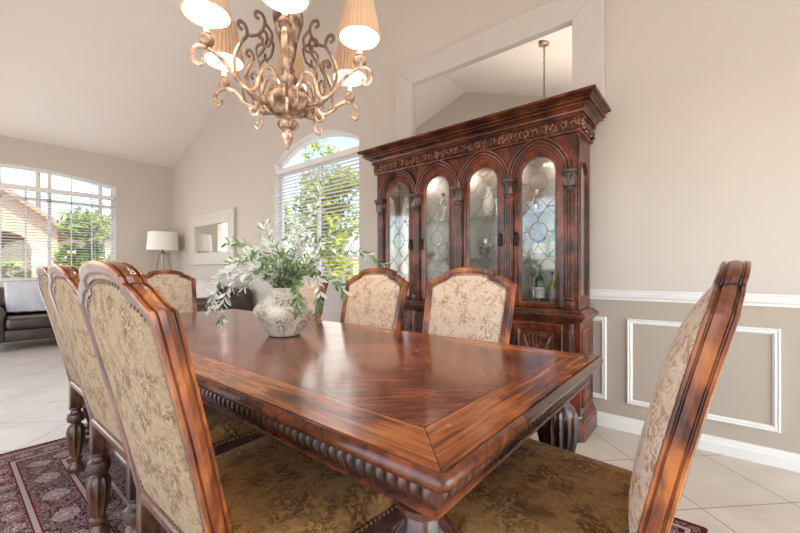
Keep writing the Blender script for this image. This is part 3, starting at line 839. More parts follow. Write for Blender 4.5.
def plate(mb, outer, inner, conv, d0, d1, m=0):
    mb.loops([[conv(y, z, d0) for y, z in outer], [conv(y, z, d0) for y, z in inner], [conv(y, z, d1) for y, z in inner], [conv(y, z, d1) for y, z in outer]], m, closed=True)
fx = lambda y, z, d: (CX0+d, y, z)
zs = 1.745
m = MB()
for i in range(4):
    a, b = PY[i], PY[i+1]; c = (a+b)/2
    if i == 0: a = Y0
    if i == 3: b = Y1
    D = garch(c, .176, UZ0+.005, zs, 1.945)
    R = rect_like(D, c, a, b, UZ0, UZ1+.002, zs)
    plate(m, R, D, fx, 0, .02)
cp(m, 'facade', M['cab'], smooth=False)
for i in range(4):
    c = (PY[i]+PY[i+1])/2
    m = MB()
    D = garch(c, .1755, UZ0+.006, zs, 1.9445); g = garch(c, .118, UZ0+.045, 1.755, 1.875)
    md = garch(c, .150, UZ0+.022, 1.745, 1.915)
    L = []
    for P, d in ((D, .018), (D, .004), (md, -.004), (garch(c, .128, UZ0+.036, 1.752, 1.887), -.004), (garch(c, .124, UZ0+.040, 1.753, 1.882), .002), (g, .004), (g, .018)):
        L.append([fx(y, z, d) for y, z in P])
    m.loops(L, closed=True)
    d = cp(m, 'door', M['cab'], angle=20); d['label'] = ['rightmost', 'second from the right', 'second from the left', 'leftmost'][i]+' arched glass door'
    m = MB(); P = garch(c, .121, UZ0+.042, 1.755, 1.878); m.loops([[fx(y, z, .009) for y, z in P], [fx(y, z, .012) for y, z in P]])
    gl = cp(m, 'glass', M['cabglass'], d, smooth=False)
    # leading
    m = MB(); r = .0022
    def T_(pts, closed=False): m.tube([fx(y, z, .006) for y, z in pts], r, 5, closed=closed)
    T_(garch(c, .113, UZ0+.05, 1.755, 1.868), True)
    zc = [1.70, 1.36, 1.02]
    for k, z in enumerate(zc):
        T_([(c+.062*cos(2*pi*q/20), z+.066*sin(2*pi*q/20)) for q in range(20)], True)
        T_([(c+.062, z), (c+.116, z)]); T_([(c-.062, z), (c-.116, z)])
    for za_, zb_ in ((1.634, 1.426), (1.294, 1.086)):
        zm = (za_+zb_)/2
        T_([(c, za_), (c, za_-.03)]); T_([(c, zb_), (c, zb_+.03)])
        T_([(c, za_-.03), (c+.06, zm), (c, zb_+.03), (c-.06, zm)], True)
        T_([(c+.06, zm), (c+.114, zm)]); T_([(c-.06, zm), (c-.114, zm)])
        for s in (-1, 1):
            T_([(c+s*.114, zm+.055), (c+s*.06, zm), (c+s*.114, zm-.055)])
    T_([(c, 1.766), (c, 1.80)]); T_([(c, 1.80), (c+.06, 1.84)]); T_([(c, 1.80), (c-.06, 1.84)]); T_([(c, .954), (c, UZ0+.05)])
    cp(m, 'leading', M['lead'], gl)
    # pull : rings hang on opposite stiles of each pair
    s = -1 if i in (1, 3) else 1
    yy = c+s*.148
    m = MB(); m.rbox(CX0-.012, CX0-.004, yy-.012, yy+.012, 1.27, 1.36, .004)
    m.tube([(CX0-.012, yy, 1.345), (CX0-.03, yy, 1.34), (CX0-.026, yy-.012, 1.315), (CX0-.02, yy-.015, 1.285), (CX0-.02, yy+.015, 1.285), (CX0-.026, yy+.012, 1.315), (CX0-.03, yy, 1.34)], .0045, 6)
    m.lathe([(.004, -.01), (.013, 0), (.004, .012)], (CX0-.016, yy, 1.355), 10)
    cp(m, 'pull', M['iron'], d)
    # hinge
    m = MB(); m.tube([(CX0-.005, c-s*.172, .93), (CX0-.005, c-s*.172, 1.0)], .006, 8); cp(m, 'hinge', M['iron'], d)
    # arch mouldings : concentric beads
    m = MB()
    for hw, za_, rr, dd in ((.192, 1.980, .0095, -.008), (.2135, 2.003, .0095, -.012), (.174, 1.953, .006, -.002), (.203, 1.991, .005, .0)):
        P = [p for p in garch(c, hw, 1.5, zs, za_, 16) if p[1] >= zs-1e-6]
        m.tube([fx(y, z, dd) for y, z in P], rr, 8)
    cp(m, 'arch_moulding', M['cabd'])
for i, y in enumerate(PY):
    m = MB()
    for q in (-.017, 0, .017): m.tube([(CX0-.010, y+q, UZ0+.09), (CX0-.010, y+q, 1.63)], .0095, 8)
    m.rbox(CX0-.010, CX0+.01, y-.034, y+.034, UZ0, 1.75, .003)
    p = cp(m, 'pilaster', M['cabd'])
    m = MB(); m.rbox(CX0-.030, CX0+.005, y-.036, y+.036, UZ0+.002, UZ0+.065, .005); m.rbox(CX0-.026, CX0+.005, y-.031, y+.031, UZ0+.065, UZ0+.09, .008)
    cp(m, 'pilaster_base', M['cabd'], p)
    m = MB(); m.lathe([(.026, 1.615), (.034, 1.622), (.034, 1.630), (.026, 1.636), (.026, 1.66), (.034, 1.72), (.038, 1.735)], (CX0-.004, y, 0), 16)
    for k in range(5):
        a = -pi+pi*k/4 - pi/2 + pi/2
        a = pi/2+pi*(k)/4
        ca, sa = cos(a), sin(a)
        m.tube([(CX0-.004+.024*ca, y+.024*sa, 1.645), (CX0-.004+.034*ca, y+.034*sa, 1.68), (CX0-.004+.040*ca, y+.040*sa, 1.705), (CX0-.004+.048*ca, y+.048*sa, 1.70)], [.007, .009, .008, .004], 6)
        m.tube([(CX0-.004+.024*ca, y+.024*sa, 1.69), (CX0-.004+.040*ca, y+.040*sa, 1.725), (CX0-.004+.046*ca, y+.046*sa, 1.715)], [.006, .007, .004], 6)
    m.rbox(CX0-.034, CX0, y-.038, y+.038, 1.64, 1.735, .004)
    m.rbox(CX0-.048, CX0+.005, y-.046, y+.046, 1.732, 1.752, .004)
    for q in (-.034, -.017, 0, .017, .034): m.lathe([(.002, -.009), (.009, 0), (.002, .009)], (CX0-.046, y+q, 1.722), 8, mat=Matrix.Rotation(pi/2, 4, 'Y'))
    cp(m, 'capital', M['capital'], p)
# sides
for yy, sg in ((Y0, 1), (Y1, -1)):
    fs = lambda x, z, d: (x, yy+sg*d, z)
    c = (CX0+CX1)/2+.0; hw = .095
    P = garch(c, hw, UZ0+.09, 1.72, 1.82)
    R = rect_like(P, c, CX0+.0, CX1-.001, UZ0, UZ1, 1.72)
    m = MB(); plate(m, R, P, fs, 0, .018)
    sp = cp(m, 'side_wall', M['cabd'], smooth=False)
    m = MB(); Q = garch(c, hw+.004, UZ0+.086, 1.72, 1.824); m.loops([[fs(x, z, .008) for x, z in Q], [fs(x, z, .011) for x, z in Q]])
    cp(m, 'side_glass', M['cabglass'], sp, smooth=False)
    m = MB(); m.tube([fs(x, z, -.002) for x, z in garch(c, hw+.006, UZ0+.084, 1.72, 1.826)], .006, 6, closed=True); cp(m, 'side_bead', M['cabd'], sp)
    m = MB(); m.box(CX0-.004, CX0+.03, min(yy, yy+sg*.03), max(yy, yy+sg*.03), UZ0, UZ1+.01); cp(m, 'corner_post', M['cabd'], smooth=False)
    # corner reed
    m = MB()
    for q in (.012, .028): m.tube([(CX0+q, yy-sg*.003, UZ0+.02), (CX0+q, yy-sg*.003, UZ1-.01)], .006, 6)
    cp(m, 'corner_reed', M['cabd'])
# frieze and crown
m = MB(); stack3(m, [(0, 1.985), (.020, 1.990), (.024, 2.0), (.020, 2.008), (.022, 2.075), (.022, 2.080), (.040, 2.081), (.043, 2.086), (.040, 2.092), (.030, 2.094), (.030, 2.101), (.044, 2.103), (.047, 2.114), (.056, 2.125), (.072, 2.132), (.088, 2.134), (.090, 2.138), (.076, 2.140), (.076, 2.148), (.098, 2.150), (.104, 2.154), (.104, 2.159), (.092, 2.161), (.092, 2.166), (.100, 2.174), (.114, 2.179), (.116, 2.182), (.110, 2.184), (.132, 2.185), (.136, 2.189), (.136, 2.202), (.130, 2.206)])
cp(m, 'crown', M['cabd'], angle=22)
m = MB()
def frieze_run(p0, dirv, nrm, L):
    n = max(1, round(L/.062)); u = L/n
    for k in range(n):
        s = (k+.5)*u; fl = 1 if k % 2 == 0 else -1
        pts = []
        for i in range(15):
            t = i/14; rr = .026*(1-t*.72); a = fl*(t*2.6*pi)+pi
            pts.append((p0[0]+dirv[0]*(s+rr*cos(a))+nrm[0]*(.004+.008*t), p0[1]+dirv[1]*(s+rr*cos(a))+nrm[1]*(.004+.008*t), 2.041+rr*sin(a)*1.0))
        m.tube(pts, [.0085]*12+[.011, .011, .008], 6)
        for j in range(5):
            a = j*1.25+k; q = .024+.006*(j % 2)
            cxx = s+q*cos(a)*.9; cz = 2.041+q*sin(a)
            b = s+(q+.016)*cos(a+.5)*.8; bz = 2.041+max(-.031, min(.031, (q+.01)*sin(a+.5)))
            m.tube([(p0[0]+dirv[0]*cxx+nrm[0]*.006, p0[1]+dirv[1]*cxx+nrm[1]*.006, cz), (p0[0]+dirv[0]*(cxx+b)/2+nrm[0]*.011, p0[1]+dirv[1]*(cxx+b)/2+nrm[1]*.011, (cz+bz)/2), (p0[0]+dirv[0]*b+nrm[0]*.003, p0[1]+dirv[1]*b+nrm[1]*.003, bz)], [.004, .011, .003], 5)
fo = .021
frieze_run((CX0-fo, Y0-fo), (0, 1), (-1, 0), Y1-Y0+2*fo)
frieze_run((CX0-fo, Y0-fo), (1, 0), (0, -1), CX1-CX0+fo)
frieze_run((CX0-fo, Y1+fo), (1, 0), (0, 1), CX1-CX0+fo)
cp(m, 'carved_frieze', M['carve'])
SH = [UZ0+.03, 1.185, 1.515]
for z in SH[1:]:
    m = MB(); m.rbox(CX0+.05, CX1-.02, Y0+.02, Y1-.02, z-.008, z, .002, 1); cp(m, 'shelf', M['shelfglass'])
# fill lamp with a glowing puck added per bay to brighten the interior
for i in range(4):
    c = (PY[i]+PY[i+1])/2
    m = MB(); m.lathe([(.03, 1.972), (.03, 1.981)], (CX0+.06, c, 0), 16); cp(m, 'fill_puck', M['puck'])
    L = bpy.data.lights.new('cabinet_fill_lamp', 'POINT'); L.energy = 1.2; L.shadow_soft_size = .03; L.color = (1, .9, .78)
    lo = bpy.data.objects.new('cabinet_fill_lamp', L); C.objects.link(lo); lo.location = (CX0+.06, c, 1.955)

# ------------------------------------------------------------------ glassware and bottles in the cabinet
def solid_glass(name, c, rough=.08):
    return plain(name, c, rough, vary=.05, coat=.6)
BM = {'deep blue': solid_glass('blue_bottle', (.05, .12, .38)), 'sea green': solid_glass('green_bottle', (.03, .38, .28)),
      'amber': solid_glass('amber_bottle', (.42, .20, .04)), 'clear': glass('clear_glassware', (.92, .95, .95), .18),
      'white': plain('white_china', (.80, .79, .77), .25, vary=.02), 'dark green': solid_glass('dark_green_bottle', (.02, .09, .04)),
      'yellow': solid_glass('yellow_bottle', (.55, .42, .08)), 'silver': plain('silver_metal', (.7, .69, .68), .2, 1), 'brown': solid_glass('brown_bottle', (.14, .05, .03))}
M['label'] = plain('paper_label', (.72, .70, .64), .8); M['cork'] = plain('bottle_cap', (.10, .08, .07), .5)
def bottle(col, x, y, z, h, r, label):
    t = thing('bottle', label, 'bottle', (x, y, z), 0, 'bottles in the china cabinet')
    m = MB(); m.lathe([(r*.8, 0), (r, .004), (r, h*.55), (r*.85, h*.64), (r*.36, h*.75), (r*.33, h*.93)], n=16); m.build('body', BM[col], t)
    m = MB(); m.lathe([(r*.4, h*.92), (r*.42, h), (r*.3, h+.003)], n=12); m.build('cap', M['cork'], t)
    if col != 'clear':
        m = MB(); m.lathe([(r*1.02, h*.14), (r*1.02, h*.42)], n=16, cap=False); m.build('paper_label', M['label'], t)
def glassw(kind, col, x, y, z, h, r, label):
    t = MB()
    if kind == 'stemmed glass': P = [(r*.8, 0), (r*.75, .004), (.004, .008), (.004, h*.45), (r*.5, h*.52), (r, h*.75), (r*.85, h), (r*.8, h), (r*.92, h*.75), (r*.42, h*.56), (.002, h*.52)]
    elif kind == 'tumbler': P = [(r*.8, 0), (r, h), (r*.93, h), (r*.74, .01), (.002, .01)]
    elif kind == 'bowl': P = [(r*.4, 0), (r*.42, .008), (r*.75, h*.4), (r, h), (r*.95, h), (r*.7, h*.45), (.002, .014)]
    elif kind == 'vase': P = [(r*.5, 0), (r*.9, h*.2), (r, h*.42), (r*.6, h*.72), (r*.42, h*.85), (r*.62, h), (r*.55, h), (r*.36, h*.85), (.002, h*.7)]
    elif kind == 'jug': P = [(r*.7, 0), (r, h*.3), (r*.8, h*.65), (r*.6, h*.8), (r*.75, h), (r*.68, h), (r*.5, h*.8), (.002, h*.6)]
    else: P = [(r*.5, 0), (r, h), (r*.97, h+.003), (.002, .006)]
    t.lathe(P, n=20)
    if kind == 'jug': t.tube([(0, -r*.7, h*.85), (0, -r*1.35, h*.75), (0, -r*1.3, h*.45), (0, -r*.9, h*.3)], .005, 6)
    nm = kind.replace(' ', '_'); o = tag(t.build(nm, BM[col]), label, {'stemmed glass': 'glass', 'tumbler': 'glass'}.get(kind, kind), {'stemmed glass': 'glasses in the china cabinet', 'tumbler': 'glasses in the china cabinet'}.get(kind, kind+'s in the china cabinet')); o.location = (x, y, z)
door_nm = ['rightmost door', 'third door from left', 'second door from left', 'leftmost door']
shelf_nm = ['bottom', 'middle', 'top']
items = {  # (bay, shelf): list of (kind, colour, dy, dx, h, r)
 (0, 0): [('bottle', 'amber', .10, .20, .20, .028), ('bottle', 'dark green', .03, .12, .27, .034), ('bottle', 'yellow', -.03, .22, .22, .027), ('bottle', 'brown', -.09, .16, .25, .030), ('tumbler', 'clear', .07, .09, .09, .03)],
 (0, 1): [('bottle', 'deep blue', .03, .12, .24, .046), ('bottle', 'sea green', -.075, .15, .27, .040), ('bottle', 'clear', .10, .20, .22, .028), ('stemmed glass', 'clear', -.02, .22, .16, .03)],
 (0, 2): [('bowl', 'white', -.02, .16, .09, .085), ('vase', 'silver', .09, .22, .18, .03)],
 (1, 0): [('bottle', 'brown', .09, .20, .24, .030), ('bottle', 'clear', .03, .13, .26, .032), ('bottle', 'white', -.04, .20, .22, .030), ('tumbler', 'clear', -.10, .12, .10, .032), ('bottle', 'deep blue', -.09, .23, .20, .026)],
 (1, 1): [('bowl', 'clear', .05, .13, .10, .06), ('bottle', 'yellow', -.05, .20, .20, .028), ('stemmed glass', 'clear', -.10, .10, .17, .032), ('jug', 'silver', .09, .23, .17, .035)],
 (1, 2): [('vase', 'white', .03, .16, .24, .05), ('tumbler', 'clear', -.07, .13, .13, .035)],
 (2, 0): [('bowl', 'sea green', .03, .15, .08, .07), ('bottle', 'clear', -.07, .20, .24, .03), ('tumbler', 'clear', .11, .20, .10, .03)],
 (2, 1): [('jug', 'white', .035, .15, .16, .05), ('stemmed glass', 'clear', -.08, .14, .17, .032), ('stemmed glass', 'silver', .13, .23, .16, .022)],
 (2, 2): [('bottle', 'clear', .03, .14, .24, .04), ('bowl', 'clear', -.06, .19, .10, .05)],
 (3, 0): [('vase', 'white', .02, .16, .20, .05), ('tumbler', 'clear', -.08, .15, .10, .032)],
 (3, 1): [('bowl', 'white', .0, .16, .09, .075)],
 (3, 2): [('jug', 'clear', .0, .16, .18, .05)],
}
for (b, s), L in items.items():
    c = (PY[b]+PY[b+1])/2
    for k, (kind, col, dy, dx, h, r) in enumerate(L):
        side = 'left' if dy > .02 else ('right' if dy < -.02 else 'middle')
        lab = f'{col} {kind} at {side} of the {shelf_nm[s]} shelf behind the {door_nm[b]}'
        if kind == 'bottle': bottle(col, CX0+dx, c+dy, SH[s]+.001, h, r, lab)
        else: glassw(kind, col, CX0+dx, c+dy, SH[s]+.001, h, r, lab)

# ------------------------------------------------------------------ chandelier
CHX, CHY = 1.10, 1.63
cz_ceil = ceil_z(CHY)
chd = thing('chandelier', 'gilt scrolled chandelier with six pleated cream shades hanging above the table', 'chandelier', (CHX, CHY, 1.69))
def hp(mb, name, mat, parent=chd, **k): return mb.build(name, mat, parent, off=(0, 0, 1.69), **k)
m = MB(); fl = 14
m.lathe([(.002, 1.690), (.009, 1.697), (.006, 1.708), (.014, 1.722, 8, .12), (.027, 1.752, 8, .14), (.030, 1.768, 8, .12), (.020, 1.776), (.012, 1.782), (.018, 1.79)], n=40); hp(m, 'finial', M['gold'])
m = MB(); m.lathe([(.018, 1.788), (.040, 1.796, fl, .05), (.050, 1.812, fl, .07), (.046, 1.830, fl, .05), (.026, 1.840), (.020, 1.852), (.034, 1.860)], n=56); hp(m, 'lower_boss', M['patina'])
m = MB(); m.lathe([(.034, 1.858), (.072, 1.866, fl, .05), (.100, 1.888, fl, .08), (.113, 1.915, fl, .09), (.112, 1.94, fl, .08), (.098, 1.962, fl, .04), (.102, 1.970), (.098, 1.976), (.070, 1.984), (.035, 1.994), (.028, 2.01)], n=112); hp(m, 'bowl', M['patina'])
m = MB(); m.lathe([(.028, 2.008), (.042, 2.025), (.046, 2.045), (.036, 2.062), (.026, 2.075), (.034, 2.085), (.026, 2.095), (.022, 2.12)], n=28); hp(m, 'neck', M['patina'])
m = MB(); m.lathe([(.022, 2.118), (.030, 2.135), (.036, 2.17), (.046, 2.23), (.062, 2.29), (.074, 2.335), (.074, 2.362), (.060, 2.385), (.036, 2.398), (.022, 2.42), (.030, 2.435), (.018, 2.45), (.014, 2.50)], n=32); hp(m, 'urn', M['patina'])
m = MB()
z = 2.50; k = 0
while z < cz_ceil-.07:
    R = []
    for i in range(12):
        a = 2*pi*i/12; R.append(((.010*cos(a)) if k % 2 == 0 else 0, (.010*cos(a)) if k % 2 else 0, z+.020+.022*sin(a)))
    m.tube(R, .0028, 5, closed=True); z += .034; k += 1
hp(m, 'chain', M['iron'])
m = MB(); m.lathe([(.008, cz_ceil-.05), (.014, cz_ceil-.04), (.05, cz_ceil-.034), (.066, cz_ceil-.026), (.068, cz_ceil-.018), (.066, cz_ceil+.02)], n=28); hp(m, 'ceiling_canopy', M['patina'])
RA = .38
CH_ROT = -2.0
base_a = math.atan2(-.829, -.559)       # the direction towards the front arm
A0 = base_a-radians(0) + radians(CH_ROT)
def inplane(pts, a): return [(r*cos(a), r*sin(a), z) for r, z in pts]
for k in range(6):
    a = A0+k*pi/3
    main = bez([(.085, 1.985), (.062, 2.02), (.085, 2.065), (.125, 2.055), (.150, 2.0), (.165, 1.945), (.20, 1.925), (.25, 1.955), (.30, 2.005), (.35, 2.038), (.395, 2.045), (.43, 2.022), (.438, 1.985), (.418, 1.962), (.395, 1.972), (.397, 1.992)], 6)
    main = [(p[0], p[1]) for p in [(q.x, q.y) for q in [Vector((r, z)) for r, z in main]]] if False else [(q[0], q[1]) for q in main]
    m = MB(); m.tube(inplane(main, a), [.0100]*(len(main)-12)+[.0100-.0003*i for i in range(12)], 8)
    arm = hp(m, 'arm', M['gold'])
    low = bez([(.20, 1.925), (.165, 1.905), (.150, 1.86), (.158, 1.825), (.180, 1.815), (.192, 1.835), (.180, 1.848)], 6)
    m = MB(); m.tube(inplane([(q[0], q[1]) for q in low], a), .0065, 7)
    low = bez([(.09, 1.90), (.14, 1.905), (.20, 1.925)], 5); m.tube(inplane([(q[0], q[1]) for q in low], a), .006, 7)
    hp(m, 'lower_scroll', M['gold'], arm)
    # open cage scrolls, turned half way to the next arm
    a2 = a
    m = MB()
    c1 = bez([(.095, 1.885), (.17, 1.895), (.245, 1.96), (.262, 2.05), (.232, 2.13), (.205, 2.175), (.213, 2.215), (.238, 2.225), (.245, 2.200), (.225, 2.19)], 6)
    c2 = bez([(.205, 2.175), (.175, 2.185), (.140, 2.215), (.120, 2.27), (.135, 2.305), (.162, 2.305), (.165, 2.28), (.148, 2.275)], 6)
    c3 = bez([(.155, 1.895), (.195, 1.94), (.205, 2.01), (.180, 2.07), (.195, 2.105), (.215, 2.09), (.205, 2.075)], 6)
    c4 = bez([(.12, 2.27), (.085, 2.23), (.10, 2.17), (.13, 2.165), (.132, 2.19)], 6)
    c5 = bez([(.13, 1.89), (.150, 1.95), (.142, 2.03), (.165, 2.12), (.140, 2.16), (.118, 2.15)], 6)
    c6 = bez([(.245, 1.96), (.29, 1.93), (.325, 1.90), (.352, 1.92), (.348, 1.95), (.328, 1.945)], 6) if False else []
    for c_, r_ in ((c1, .0080), (c2, .0075), (c3, .0066), (c4, .0066), (c5, .0062)):
        if c_: m.tube(inplane([(q[0], q[1]) for q in c_], a2), r_, 7)
    hp(m, 'cage_scroll', M['bronze'])
    # cup, sleeve, bulb, shade
    px, py = RA*cos(a), RA*sin(a)
    m = MB(); m.lathe([(.008, 2.038), (.012, 2.048), (.026, 2.060, 8, .06), (.031, 2.075, 8, .08), (.027, 2.09, 8, .05), (.014, 2.098), (.018, 2.104)], (px, py, 0), 32); hp(m, 'candle_cup', M['patina'], arm)
    m = MB(); m.lathe([(.0115, 2.10), (.0115, 2.205), (.006, 2.21)], (px, py, 0), 14); hp(m, 'candle_sleeve', M['candle'], arm)
    m = MB(); m.lathe([(.006, 2.208), (.016, 2.23), (.017, 2.25), (.008, 2.285), (.002, 2.30)], (px, py, 0), 12); hp(m, 'bulb', M['bulb'], arm)
    nn = 60; z0, z1, r0, r1 = 2.185, 2.395, .092, .052
    def lp(z, r, pl): return [(px+(r+(pl if q % 2 else 0))*cos(2*pi*q/nn), py+(r+(pl if q % 2 else 0))*sin(2*pi*q/nn), z) for q in range(nn)]
    m = MB(); m.loops([lp(z0, r0, 0), lp(z0, r0+.002, .0085), lp(z1, r1+.002, .005), lp(z1, r1, 0)], 0, cap0=False, cap1=False)
    m.loops([lp(z0, r0, 0), lp(z1, r1, 0)], 1, cap0=False, cap1=False)
    hp(m, 'lamp_shade', [M['shade'], M['shade_in']], arm, angle=15)
    L = bpy.data.lights.new('chandelier_bulb', 'POINT'); L.energy = 9.5; L.shadow_soft_size = .018; L.color = (1, .89, .77)
    lo = bpy.data.objects.new('chandelier_bulb', L); C.objects.link(lo); lo.location = (CHX+px, CHY+py, 2.322)

# ------------------------------------------------------------------ vase and branches
VX, VY = 1.11, 1.676
t = MB(); t.lathe([(.070, 0), (.078, .003), (.083, .012), (.112, .05), (.142, .095), (.152, .118), (.148, .135), (.125, .165), (.098, .192), (.078, .212), (.068, .226), (.072, .236), (.066, .240), (.058, .236), (.058, .20), (.01, .16)], n=48)
vo = tag(t.build('vase', M['vase'], angle=50), 'cream pitted stone vase with angular round body on the dining table', 'vase'); vo.location = (VX, VY, TZ+.002)
plant = thing('leafy_branches', 'arrangement of green and silvery white leafy branches in the stone vase', 'plant', (VX, VY, TZ+.20))
rt, fw = Vector((.637, -.771, 0)), Vector((.771, .637, 0))
def W(r, f, u): return rt*r+fw*f+Vector((0, 0, u))
ends = [  # right, forward, up control points: mid, end ; silver share
 ([(-.10, -.02, .14), (-.24, -.04, .15), (-.33, -.05, .03), (-.35, -.05, -.08)], .8), ([(-.08, -.10, .12), (-.18, -.14, .10), (-.24, -.16, -.02), (-.245, -.16, -.14)], .7),
 ([(-.10, .05, .16), (-.22, .08, .26), (-.34, .08, .28)], .3), ([(-.06, .0, .18), (-.12, .02, .25), (-.22, .02, .20)], .8), ([(-.04, .0, .14), (-.07, -.04, .30), (-.08, -.05, .36)], .5),
 ([(.02, .04, .16), (.05, .05, .30), (.03, .05, .40)], .6), ([(.05, .02, .18), (.12, .03, .38), (.20, .03, .61)], .65), ([(.08, 0, .14), (.18, .02, .28), (.28, .02, .34)], .35),
 ([(.10, .02, .15), (.26, .03, .22), (.40, .04, .22), (.50, .04, .15)], .55), ([(.10, -.04, .14), (.17, -.08, .12), (.20, -.1, 0), (.185, -.1, -.14)], .45), ([(.08, -.10, .10), (.10, -.14, .02), (.11, -.15, -.08)], .1),
 ([(-.02, -.10, .12), (-.03, -.16, .16), (-.06, -.2, .12)], .2), ([(.02, -.08, .14), (.05, -.15, .20), (.08, -.2, .16)], .1), ([(-.08, -.08, .12), (-.14, -.12, .18), (-.22, -.14, .16)], .4),
 ([(.0, .10, .14), (.02, .18, .26), (.0, .24, .32)], .6), ([(.06, .10, .14), (.14, .18, .22), (.24, .22, .24)], .4), ([(-.08, .10, .14), (-.16, .16, .20), (-.24, .2, .22)], .7),
 ([(.04, -.02, .18), (.10, -.04, .26), (.16, -.05, .26)], .8), ([(-.03, .02, .16), (-.05, .03, .22), (-.14, .02, .30)], .85), ([(.03, 0, .16), (.06, -.02, .24), (.02, -.04, .30)], .9),
 ([(-.05, -.05, .10), (-.12, -.08, .10), (-.18, -.08, .04)], .35), ([(.06, -.04, .10), (.14, -.05, .10), (.26, -.02, .06), (.32, 0, .0)], .4), ([(.05, -.06, .12), (.08, -.10, .16), (.14, -.12, .10)], .15),
 ([(-.10, 0, .15), (-.20, .0, .20), (-.30, .0, .12), (-.34, 0, .02)], .9), ([(0, -.06, .12), (0, -.1, .22), (-.02, -.12, .26)], .3),
]
random.seed(11)
for P, sil in ends:
    path = bez([W(0, 0, -.06)+W(P[0][0]*.15, P[0][1]*.15, 0), W(P[0][0]*.3, P[0][1]*.3, .05)]+[W(*p) for p in P], 7)
    n = len(path)
    m = MB(); m.tube(path, [.0022-.0014*i/n for i in range(n)], 5); br = m.build('branch', M['stem'], plant)
    m = MB()
    total = sum((path[i+1]-path[i]).length for i in range(n-1))
    nl = int(total/.0082)
    for q in range(nl):
        s = .22+.78*q/nl; f = s*(n-1); i = min(int(f), n-2); p = path[i].lerp(path[i+1], f-i)
        tn = (path[i+1]-path[i]).normalized()
        rnd = Vector((random.gauss(0, 1), random.gauss(0, 1), random.gauss(.15, 1))).normalized()
        side = (rnd-tn*rnd.dot(tn)).normalized()
        d = (tn*random.uniform(.4, 1.0)+side*random.uniform(.6, 1.1)+Vector((0, 0, -.12))).normalized()
        L = random.uniform(.028, .054)*(1.0 if s < .85 else .85); w = L*random.uniform(.14, .20)
        u = d.cross(Vector((random.gauss(0, 1), random.gauss(0, 1), random.gauss(0, 1)))).normalized(); nn_ = d.cross(u)
        st = p+d*.006
        v = [p, st+d*L*.22+u*w*.75+nn_*w*.1, st+d*L*.55+u*w, st+d*L*.85+u*w*.5-nn_*w*.2, st+d*L-nn_*w*.5, st+d*L*.85-u*w*.5-nn_*w*.2, st+d*L*.55-u*w, st+d*L*.22-u*w*.75+nn_*w*.1, st+d*L*.5-nn_*w*.35]
        mi = 1 if random.random() < sil else 0
        m.add(v, [(0, 1, 8, 7), (1, 2, 8), (2, 3, 4, 8), (8, 4, 5, 6), (6, 7, 8)], mi)
    me_o = m.build('foliage', [M['leaf_g'], M['leaf_w']], br)

# ------------------------------------------------------------------ living end: armchair, sofa, lamp
def seating(name, label, cat, loc, rz, W_, D=.90, arm=.2, backz=.86, armz=.62, ncush=1):
    """faces +x local; y spans the width; origin at floor centre"""
    t = thing(name, label, cat, loc, rz)
    h = W_/2
    m = MB(); m.rbox(-D/2+.04, D/2-.05, -h+.03, h-.03, .13, .30, .03, 3); m.build('base', M['leather'], t)
    m = MB(); m.rbox(-D/2, -D/2+.24, -h+.02, h-.02, .14, backz, .08, 5); m.build('backrest', M['leather'], t)
    for s in (-1, 1):
        y0, y1 = (s*h-s*arm, s*h) if s > 0 else (s*h, s*h-s*arm)
        m = MB(); m.rbox(-D/2+.05, D/2-.02, y0, y1, .13, armz-.06, .03, 3)
        m.tube([(-D/2+.08, (y0+y1)/2, armz-.09), (D/2-.01, (y0+y1)/2, armz-.09)], arm*.52, 18)
        m.build('arm', M['leather'], t)
    cw = (W_-2*arm)/ncush
    for k in range(ncush):
        a = -h+arm+cw*k
        m = MB(); m.rbox(-D/2+.2, D/2, a+.004, a+cw-.004, .30, .46, .05, 4); m.build('seat_cushion', M['leather'], t)
        m = MB(); m.rbox(-D/2+.18, -D/2+.36, a+.01, a+cw-.01, .44, backz+.02, .07, 4, mat=None); m.build('back_cushion', M['leather'], t)
    for sx in (-D/2+.1, D/2-.1):
        for sy in (-h+.09, h-.09):
            m = MB(); m.lathe([(.018, 0), (.028, .02), (.032, .06), (.024, .10), (.03, .14)], (sx, sy, 0), 12); m.build('foot', M['tdark'], t)
    return t
seating('armchair', 'dark brown leather armchair with rolled arms under the wide arched window', 'armchair', (.88, 7.72, 0), -pi/2, 1.08, .98)
# throw over the armchair back: top-level cloth
m = MB()
prof = [(7.66, .50), (7.70, .482), (7.80, .472), (7.815, .55), (7.83, .70), (7.845, .86), (7.88, .908), (7.96, .905), (8.05, .905), (8.16, .905), (8.215, .89), (8.225, .80), (8.23, .62)]
cols = 16; V = []
for i in range(cols+1):
    x = .585+.60*i/cols
    for j, (y, z) in enumerate(prof):
        V.append((x+.012*sin(j*.8+i*.2), y-(.006*sin(i*1.3+j)), z+.004*sin(i*1.7)+(.012 if True else 0)))
np_ = len(prof)
m.add(V, [(i*np_+j, (i+1)*np_+j, (i+1)*np_+j+1, i*np_+j+1) for i in range(cols) for j in range(np_-1)])
th = m.build('throw_blanket', M['throw'], angle=80); sm = th.modifiers.new('t', 'SOLIDIFY'); sm.thickness = .012; sm.offset = 1
tag(th, 'light grey throw blanket draped over the leather armchair', 'blanket')
seating('sofa', 'dark brown leather sofa along the right wall below the small mirror', 'sofa', (2.47, 6.15, 0), pi, 1.95, .92, .2, .84, .72, 3)
